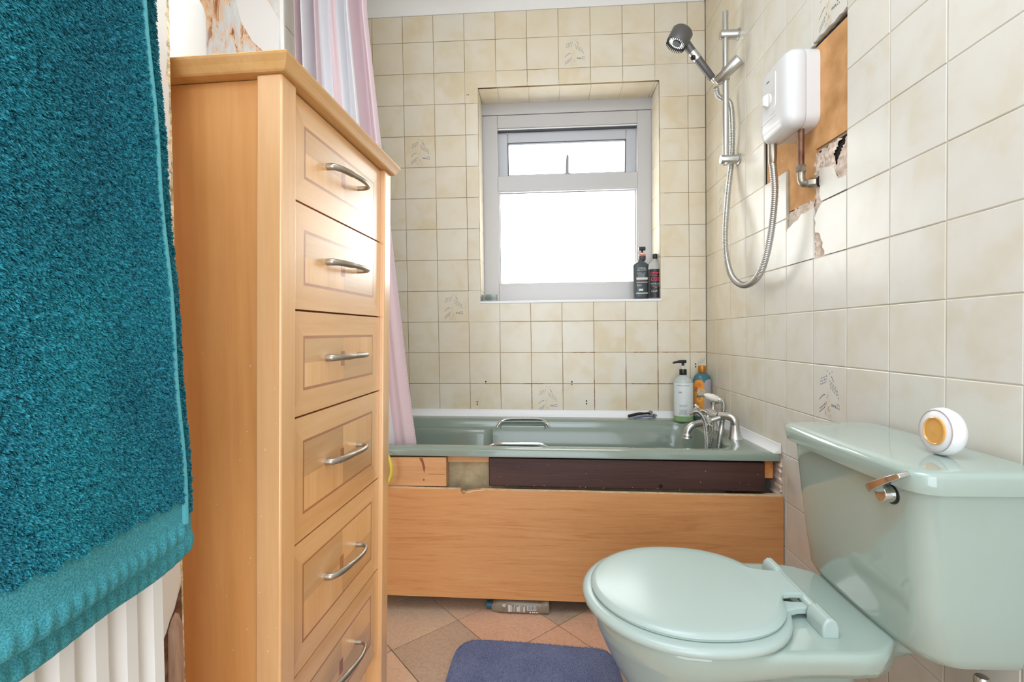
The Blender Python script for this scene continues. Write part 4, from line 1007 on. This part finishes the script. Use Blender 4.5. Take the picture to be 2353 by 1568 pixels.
# air freshener
af = thing('air_freshener', 'round white air freshener with amber centre on the toilet cistern', 'air freshener', (-.086, .858, .7275))
cc = Vector((-.086, .858, .7275+.0405)); ax = Vector((-1, .02, .07)).normalized()
sh_ = MB(); sh_.lathe([(.012, -.012), (.028, -.010), (.0375, -.004), (.0412, .005), (.040, .013), (.0365, .018), (.0360, .0175), (.0355, .0185), (.020, .0195)], cc, ax, 44, c1=False)
sh_.v = [(x, y, max(z, .7279)) for x, y, z in sh_.v]
obj('shell', sh_, plain('matt_white_shell', (238, 236, 236), .4), af, angle=60, recalc=False)
gr_ = MB(); gr_.lathe([(.0362, .0180), (.0362, .0192), (.0354, .0192), (.0354, .0180)], cc, ax, 40, c0=False, c1=False); obj('seam_ring', gr_, plain('rose_grey_seam', (186, 170, 172), .4), af)
am = MB(); am.lathe([(.0245, .018), (.0238, .0212), (.0222, .022), (.0208, .020), (.0165, .0195), (.002, .0215)], cc, ax, 36, c0=False); obj('gel_window', am, plain('amber_gel', (224, 164, 82), .12, coat=.5), af)

# ------------------------------------------------------------------ bath mat
mt = [(-1.0446, 1.20), (-1.0446, 1.25), (-1.0432, 1.33), (-1.038, 1.385), (-1.022, 1.415), (-.998, 1.430), (-.96, 1.4335), (-.845, 1.427), (-.70, 1.4145), (-.615, 1.408), (-.594, 1.398), (-.582, 1.378), (-.572, 1.33), (-.568, 1.27), (-.567, .85), (-.575, .83), (-.60, .82), (-1.0, .82), (-1.03, .83), (-1.045, .86)]
def mring(z, ins):
    cx = -.806; cy = 1.13; return [(cx+(x-cx)*(1-ins/.24), cy+(y-cy)*(1-ins/.3), z) for x, y in mt]
mmat = NT('blue_mat_pile'); fb_ = mmat.noise(mmat.coord('World'), 420, 3, .7); f5 = mmat.noise(mmat.coord('World'), 9, 4)
mmat.link(mmat.mix(.45, mmat.ramp(f5, [(.35, (112, 122, 158)), (.65, (136, 144, 176))]), mmat.ramp(fb_, [(.35, (74, 82, 122)), (.6, (162, 170, 204))])), mmat.b.inputs['Base Color'])
mmat.b.inputs['Roughness'].default_value = .95; mmat.bump(fb_, .004)
bm_ = thing('bath_mat', 'blue grey bath mat on the floor before the bath', 'mat', (-.8, 1.13, 0))
mbm = MB(); mbm.loft([mring(.0002, 0), mring(.006, -.001), mring(.0095, .004), mring(.0105, .012), mring(.0105, .03)]); obj('mat', mbm, mmat.m, bm_, angle=60)
rng = np.random.default_rng(3); n = 26000
px_ = rng.uniform(-1.043, -.570, n); py_ = rng.uniform(1.05, 1.428, n)
def inside(x, y):
    res = np.zeros(len(x), bool); P = mring(0, .002)
    for i in range(len(P)):
        x1, y1, _ = P[i]; x2, y2, _ = P[i-1]
        c_ = ((y1 > y) != (y2 > y)) & (x < (x2-x1)*(y-y1)/((y2-y1)+1e-12)+x1); res ^= c_
    return res
k_ = inside(px_, py_); px_, py_ = px_[k_], py_[k_]; n = len(px_)
an = rng.uniform(0, 2*PI, n); le = rng.uniform(.0025, .0045, n); wd = .0009
gx, gy = rng.normal(0, .0012, n), rng.normal(0, .0012, n)
v0 = np.stack([px_-wd*np.cos(an), py_-wd*np.sin(an), np.full(n, .0095)], 1); v1 = np.stack([px_+wd*np.cos(an), py_+wd*np.sin(an), np.full(n, .0095)], 1); v2 = np.stack([px_+gx, py_+gy, .0095+le], 1)
def tri_obj(name, V, mat, parent, extra=None):
    N_ = len(V[0]); k = len(V); allv = np.stack(V, 1).reshape(-1, 3) - np.array(parent.location)
    me = bpy.data.meshes.new(name); me.vertices.add(N_*k); me.vertices.foreach_set('co', allv.ravel().astype(np.float32))
    idx = [(0, 1, 2)] if k == 3 else [(0, 1, 2), (1, 3, 2), (2, 3, 4)]
    base = (np.arange(N_)*k)[:, None, None]; F = (base+np.array(idx)[None]).reshape(-1)
    nf = N_*len(idx); me.loops.add(nf*3); me.loops.foreach_set('vertex_index', F.astype(np.int32)); me.polygons.add(nf)
    me.polygons.foreach_set('loop_start', (np.arange(nf)*3).astype(np.int32)); me.update(calc_edges=True)
    me.materials.append(mat); o = bpy.data.objects.new(name, me); COL.objects.link(o); o.parent = parent; o['kind'] = 'stuff'; return o
tri_obj('pile', [v0, v1, v2], mmat.m, bm_)

# ------------------------------------------------------------------ cabinet
CB = thing('chest_of_drawers', 'tall narrow beech chest of drawers on the left', 'chest of drawers', (-1.30, .83, 0))
def cabT(x, u, z):
    """x: out of the front, u: along the front from the near end, z up; the old chest leans a little and stands slightly askew"""
    X = -.778-.345+x + .0245*(z-1.0); Y = .6177+u
    return (X+.033*u - 0, Y-.033*x, z)
def cabmb(mb): mb.v = [cabT(*p) for p in mb.v]; return mb
LC = .416; DEP = .34
def post(u0, x0, zt=1.294):
    return cabmb(MB().box(x0-.036, x0, u0, u0+.036, 0.0, zt))
for u0 in (0, LC-.036):
    obj('corner_post', post(u0, 0), m_beech, CB, bevel=.0025); obj('corner_post', post(u0, -DEP+.036), m_beech, CB, bevel=.0025)
for u0 in (.012, LC-.020): obj('side_panel', cabmb(MB().box(-DEP+.03, -.030, u0, u0+.008, .24, 1.293)), m_beech_side, CB, smooth=False)
obj('back_panel', cabmb(MB().box(-DEP+.002, -DEP+.008, .03, LC-.03, .24, 1.293)), m_beech_side, CB, smooth=False)
obj('bottom_rail', cabmb(MB().box(-DEP+.03, -.024, .03, LC-.03, .235, .262)), m_beech_side, CB, smooth=False)
tpm = MB(); tpm.loft([[(x, u, z) for x, u in ((a, -b), (a, LC+b), (-DEP-.01, LC+b), (-DEP-.01, -b))] for a, b, z in ((.006, .005, 1.294), (.008, .007, 1.296), (.012, .011, 1.304), (.016, .016, 1.3105), (.0165, .017, 1.313), (.0145, .015, 1.315))])
obj('top', cabmb(tpm), m_top, CB, smooth=False)
obj('carcass_void', cabmb(MB().box(-.045, -.016, .034, LC-.034, .262, 1.293)), plain('dark_wood_inside', (120, 66, 34), .8), CB, smooth=False)
zg = [1.293, 1.1405, .983, .826, .639, .4425, .262]
DX = -.0095
for k in range(6):
    z1_, z0_ = zg[k]-.0015, zg[k+1]+.0015; u0, u1 = .037, LC-.037
    dr_ = obj('drawer', cabmb(MB().box(DX-.02, DX-.002, u0, u1, z0_, z1_)), m_beech_y, CB, smooth=False)
    # mitred frame
    ins = .036; hi = (u0+ins, u1-ins, z0_+ins, z1_-ins)
    F2 = lambda a, b, d: (DX+d, a, b)
    fmv = MB(); fmv.prism([(u0, z0_), (hi[0], hi[2]), (hi[0], hi[3]), (u0, z1_)], F2, -.002, 0, 0); fmv.prism([(u1, z0_), (u1, z1_), (hi[1], hi[3]), (hi[1], hi[2])], F2, -.002, 0, 0)
    fmv.prism([(u0, z0_), (u1, z0_), (hi[1], hi[2]), (hi[0], hi[2])], F2, -.002, 0, 1); fmv.prism([(u0, z1_), (hi[0], hi[3]), (hi[1], hi[3]), (u1, z1_)], F2, -.002, 0, 1)
    obj('mitred_frame', cabmb(fmv), [m_beech, m_beech_y], dr_, smooth=False)
    il = MB(); w_ = .0045; a, b, c, d = hi
    for q in ((a, a+w_, c, d), (b-w_, b, c, d), (a+w_, b-w_, c, c+w_), (a+w_, b-w_, d-w_, d)): il.box(DX-.002, DX-.0002, q[0], q[1], q[2], q[3])
    um, zm = (a+b)/2, (c+d)/2
    il.box(DX-.001, DX+.0003, um-.010, um+.004, zm-.013, zm+.013)
    obj('inlay', cabmb(il), m_inlay, dr_, smooth=False)
    ve = MB()
    for q, mt_ in (((a+w_, um, c+w_, zm), 0), ((um, b-w_, c+w_, zm), 1), ((a+w_, um, zm, d-w_), 1), ((um, b-w_, zm, d-w_), 0)): ve.box(DX-.002, DX, q[0], q[1], q[2], q[3], mt_)
    obj('veneer_panel', cabmb(ve), [m_ven_a, m_ven_b], dr_, smooth=False)
    hnd = MB(); zc = zm+.004; ua, ub = um-.062, um+.058
    hnd.tube(spline([(DX, ua, zc), (DX+.010, ua+.002, zc), (DX+.019, ua+.018, zc), (DX+.026, ua+.055, zc), (DX+.0285, um+.02, zc), (DX+.025, ub-.012, zc), (DX+.016, ub-.001, zc), (DX, ub, zc)], 5),
             [.0050]*6+[.0046]*8+[.0038]*10+[.0034]*8+[.0038]*4, 12, flat=1.15)
    obj('handle', cabmb(hnd), m_nickel, dr_, label='curved brushed metal pull')
# scuffs
sc2 = MB(); rr = random.Random(8)
for k in range(40):
    u = -.0006; x = rr.uniform(-.13, -.002); z = rr.uniform(.45, .95); s_ = rr.uniform(.0004, .0011)
    u = -.0005 if x > -.036 else .0115
    sc2.add([(x-s_, u, z), (x, u, z-s_), (x+s_, u, z), (x+s_*rr.uniform(-1, 1), u, z+s_*rr.uniform(1, 3.5))], [(0, 1, 2, 3)])
obj('scuff_mark', cabmb(sc2), plain('pale_scuff', (236, 206, 172), .6), CB, kind='stuff', recalc=False, smooth=False)

# white bottle on top of the chest
wbz = 1.3155
ws = MB(); ws.lathe([(.045, 0), (.0505, .003), (.0515, .010), (.0515, .268), (.049, .282), (.042, .296), (.030, .306), (.021, .310), (.021, .322)], (-1.4835, .90, wbz), (0, 0, 1), 36)
wt = thing('white_bottle', 'tall plain white plastic bottle standing on the chest of drawers', 'bottle', (-1.4835, .90, wbz))
wt.location = (-1.4, .90, wbz)
ws.v = [(x, y, z) for x, y, z in ws.v]
obj('bottle_body', ws, m_white2, wt, angle=50)
obj('bottle_cap', MB().lathe([(.024, 0), (.024, .03), (.021, .033)], (-1.4835, .90, wbz+.318), (0, 0, 1), 24), m_white, wt)

# yellow hose loop
yh = MB(); yh.tube([(-1.345+.062*math.cos(t), 1.566, .492+.073*math.sin(t)) for t in [PI*.9+2*PI*k/48 for k in range(49)]], .0055, 10, caps=False)
tag(obj('yellow_hose', yh, plain('yellow_rubber', (226, 214, 84), .4)), 'looped yellow hose between the chest of drawers and the bath', 'hose')

# ------------------------------------------------------------------ shower curtain
cu = thing('shower_curtain', 'pink and white striped shower curtain gathered at the left of the bath', 'curtain', (-1.5, 1.70, .4))
ns, nz = 300, 60; ARC = 1.15
V = []; F = []; MI = []
zt_, zb_ = 2.30, .36
for j in range(nz+1):
    h = j/nz; z = zb_+(zt_-zb_)*h
    xl = -1.650; xr = -1.235-.155*min(1, max(0, (z-.55)/1.55))**.9
    for i in range(ns+1):
        s_ = i/ns
        am = (.030+.012*math.sin(3.1*s_*PI))*(.55+.45*h)*(1-.75*max(0, (s_-.80)/.20)*(1-.6*h))
        x = xl+(xr-xl)*(s_+.012*math.sin(2*PI*s_*7+1)*(h))
        ph = 2*PI*(5.2*s_+.25*math.sin(5*s_)) + .7*math.sin(2.2*z)
        y = 1.705+am*math.sin(ph)+.008*math.sin(2.3*ph+z*3)*h
        if z > .3 and z < .62: y = max(y, 1.686)
        V.append((x, y, z))
for j in range(nz):
    for i in range(ns):
        k = j*(ns+1)+i; F.append((k, k+1, k+ns+2, k+ns+1))
        s_ = i/ns
        # stripes of equal cloth width: wide pink band at the free edge
        MI.append(0 if any(a_ <= s_ < b_ for a_, b_ in ((0, .10), (.22, .33), (.46, .57), (.80, 1.1))) else 1)
cm = MB(); cm.add(V, F); cm.m = MI
def cloth(name, c):
    N = NT(name); N.b.inputs['Base Color'].default_value = (*lin(c), 1); N.b.inputs['Roughness'].default_value = .7
    N.b.inputs['Sheen Weight'].default_value = .2; N.bump(N.noise(N.coord('World'), 30, 3), .0012); return N.m
co = obj('cloth', cm, [cloth('dusty_pink_cloth', (208, 184, 188)), cloth('white_cloth', (222, 220, 223))], cu, recalc=False, angle=0)
so2 = co.modifiers.new('thickness', 'SOLIDIFY'); so2.thickness = .0012
hmn = MB()
for k in range(150):
    z = .40+k*.0112; j = (z-zb_)/(zt_-zb_)*nz; i0 = V[int(j)*(ns+1)+ns-2]; hmn.box(i0[0]-.0042, i0[0]-.003, i0[1]-.0020, i0[1]-.001, z, z+.004)
obj('hem_stitch', hmn, plain('rose_thread', (186, 140, 148), .8), cu, kind='stuff', smooth=False)
crl = thing('curtain_rail', 'white curtain rail spanning the alcove above the bath', 'rail', (-.84, 1.70, 2.315))
obj('pole', MB().tube([(XL, 1.70, 2.315), (0, 1.70, 2.315)], .0125, 16), m_white2, crl)

# ------------------------------------------------------------------ radiator and towel
rd = thing('radiator', 'tall white ribbed radiator on the near left wall', 'radiator', (-1.20, .1, .3))
ZR0, ZR1 = .30, 1.26
prf = []; y = -.30; pitch = .0305
while y < .448:
    for t, x in ((0, -1.1705), (.16, -1.1640), (.30, -1.1605), (.68, -1.1605), (.82, -1.1640), (.98, -1.1705)):
        yy = y+t*pitch
        if yy < .456: prf.append((x, yy))
    y += pitch
prf.append((-1.168, .457)); prf.append((-1.176, .4585)); prf.append((-1.182, .457)); prf.append((-1.182, -.30))
rdm = MB(); rdm.loft([[(x, y_, z) for x, y_ in prf] for z in (ZR0, ZR1)]); obj('front_panel', rdm, m_white2, rd, angle=20)
obj('rear_panel', MB().box(-1.222, -1.205, -.30, .457, ZR0, ZR1), m_white2, rd, bevel=.004)
obj('top_grille', MB().box(-1.222, -1.168, -.30, .458, ZR1-.002, ZR1+.006), m_white2, rd, bevel=.003)
obj('mounting_bracket', MB().box(-1.25, -1.205, .30, .33, .6, .66), m_white2, rd)
# towel
tw = thing('towel', 'thick teal bath towel hanging over the radiator', 'towel', (-1.13, .25, .73))
import mathutils
def tsurf(layer, y, z):
    base = -1.112 if layer == 0 else -1.1295
    wv_ = .0055*math.sin(y*19+1.2+z*1.1)+.003*math.sin(y*41+z*3)+.0035*math.sin(z*7+y*5)
    return base+wv_*(1 if layer == 0 else .8)
def yedge(layer, z):
    t = (z-.75)/(1.236-.75)
    return (.4205-.027*t if layer == 0 else .4535-.0225*t)+.0012*math.sin(z*40)
def zbot(layer, y): return (.7505 if layer == 0 else .7215)+.003*math.sin(y*23)+(.009 if layer == 0 else .016)*max(0, (y-.36)/.07)**2
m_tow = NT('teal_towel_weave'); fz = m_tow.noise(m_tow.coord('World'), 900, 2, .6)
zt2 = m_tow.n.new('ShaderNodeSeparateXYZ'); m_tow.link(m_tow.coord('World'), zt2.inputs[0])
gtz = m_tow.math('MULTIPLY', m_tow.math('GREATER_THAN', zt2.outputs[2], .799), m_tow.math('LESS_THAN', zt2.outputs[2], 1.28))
m_tow.link(m_tow.mix(gtz, m_tow.ramp(fz, [(.35, (34, 122, 136)), (.65, (78, 164, 174))]), lin((6, 62, 82))), m_tow.b.inputs['Base Color']); m_tow.b.inputs['Roughness'].default_value = .9  # ground under the pile darkened to paint shade between the tufts
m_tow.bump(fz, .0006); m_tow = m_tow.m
m_tow_l = plain('teal_lit_edge', (84, 168, 178), .8, bump=(900, .0005))  # paler teal paints window light on the towel's rounded fold edge
N = NT('teal_terry_pile'); at = N.n.new('ShaderNodeNewGeometry')
f6 = N.noise(N.coord('World'), 420, 2, .6); f7 = N.noise(N.coord('World', (1, 1, .5)), 14, 4)
cc_ = N.mix(.5, N.ramp(f6, [(.3, (0, 62, 88)), (.7, (80, 190, 206))]), N.ramp(f7, [(.35, (0, 92, 116)), (.65, (24, 144, 162))]))
N.link(cc_, N.b.inputs['Base Color']); N.b.inputs['Roughness'].default_value = .85; N.b.inputs['Specular IOR Level'].default_value = .25
m_pile = N.m
YT0 = .06; ZT1 = 1.275
def layer_mesh(layer):
    V = []; F = []; ny, nz_ = 150, 170
    th = .007 if layer == 0 else .006
    for side in (0, 1):
        for j in range(nz_+1):
            for i in range(ny+1):
                v_ = j/nz_; u = i/ny
                y0_ = YT0
                zz = None
                y_ = y0_+(.0)*u
                # z first approximated, then width
                zA = zbot(layer, YT0+(.43-YT0)*u); z = zA+(ZT1-zA)*v_
                y_ = YT0+(yedge(layer, z)-YT0)*u
                x = tsurf(layer, y_, z)
                hem = 0; d = z-zA
                if d < .020: hem = .0016*math.sin(y_*2*PI/.0105)*math.sin(PI*min(1, d/.020)) + .0022*math.sin(PI*min(1, d/.020))
                elif d > .058 and layer == 0: hem = .0008
                ed_ = min((yedge(layer, z)-y_)/.008, d/.004, 1); rnd_ = math.sqrt(max(0, 1-(1-max(0, ed_))**2))
                V.append((x+(hem+th*.5*rnd_) if side == 0 else x-th*.5*rnd_, y_, z))
    n1 = (ny+1)*(nz_+1)
    for side in (0, 1):
        for j in range(nz_):
            for i in range(ny):
                k = side*n1+j*(ny+1)+i; q = (k, k+1, k+ny+2, k+ny+1); F.append(q if side == 0 else q[::-1])
    for j in range(nz_): k = j*(ny+1)+ny; F.append((k, n1+k, n1+k+ny+1, k+ny+1))
    for i in range(ny): F.append((i, n1+i, n1+i+1, i+1))
    m = MB(); m.add(V, F); return m
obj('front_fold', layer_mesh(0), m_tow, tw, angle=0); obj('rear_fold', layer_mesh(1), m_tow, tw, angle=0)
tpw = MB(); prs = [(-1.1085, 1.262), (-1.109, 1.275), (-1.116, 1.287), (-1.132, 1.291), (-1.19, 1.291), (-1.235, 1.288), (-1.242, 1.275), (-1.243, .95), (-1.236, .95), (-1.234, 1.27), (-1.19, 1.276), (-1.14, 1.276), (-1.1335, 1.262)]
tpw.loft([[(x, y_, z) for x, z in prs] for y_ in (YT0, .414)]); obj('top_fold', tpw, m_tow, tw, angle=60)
sh2 = MB(); zz_ = [.775+k*.01 for k in range(50)]
sh2.tube([(tsurf(0, yedge(0, z)-.003, z)+.0030, yedge(0, z)-.0022, z) for z in zz_], .0034, 10); obj('lit_edge_roll', sh2, m_tow_l, tw)  # roll added along the front fold to carry the painted light band
rng = np.random.default_rng(11)
def pile(layer, n, y_lo, zlo_off):
    Y = rng.uniform(y_lo, .458, n); Z = rng.uniform(.775, 1.272, n)
    ye = np.array([yedge(layer, z) for z in Z]); m = Y < ye-(.0055 if layer == 0 else .0015); Y, Z = Y[m], Z[m]
    if layer == 0: m = Z > .797+.0022*np.sin(Y*300)
    else: m = (Y > .385) & (Z > .775)
    Y, Z = Y[m], Z[m]; X = np.array([tsurf(layer, y_, z) for y_, z in zip(Y, Z)])+(.0042 if layer == 0 else .003)
    n = len(Y)
    # clumps: direction varies slowly so that the pile lies in tufts
    cl_ = np.array([[mathutils.noise.noise(Vector((0, y_*170, z*250))), mathutils.noise.noise(Vector((9, y_*170, z*250))), mathutils.noise.noise(Vector((5, y_*30, z*22)))] for y_, z in zip(Y, Z)])
    L = rng.uniform(.0022, .0036, n)*(1+.5*cl_[:, 0]); ef = np.clip((np.array([yedge(layer, z) for z in Z])-Y)/.006, 0, 1); L = L*(.45+.55*ef)
    dx = .75+.6*cl_[:, 1]; dy = (.55+.9*cl_[:, 0])*ef-.5*(1-ef)+rng.normal(0, .42, n); dz = -.42+.9*cl_[:, 1]+.5*cl_[:, 2]+rng.normal(0, .42, n)
    nr = np.sqrt(dx**2+dy**2+dz**2); dx, dy, dz = dx/nr*L, dy/nr*L, dz/nr*L
    a = rng.uniform(0, PI, n); w_ = rng.uniform(.0003, .00055, n)
    wy, wz_ = np.cos(a)*w_, np.sin(a)*w_
    p = np.stack([X, Y, Z], 1); W = np.stack([np.zeros(n), wy, wz_], 1); Dv = np.stack([dx, dy, dz], 1)
    bend = np.stack([np.zeros(n), np.zeros(n), -L*.18], 1)
    return [p-W, p+W, p+Dv*.7-W*1.1, p+Dv*.7+W*1.1, p+Dv+bend]
tri_obj('terry_pile', pile(0, 340000, .14, 0), m_pile, tw); tri_obj('edge_pile', pile(1, 90000, .38, 0), m_pile, tw)
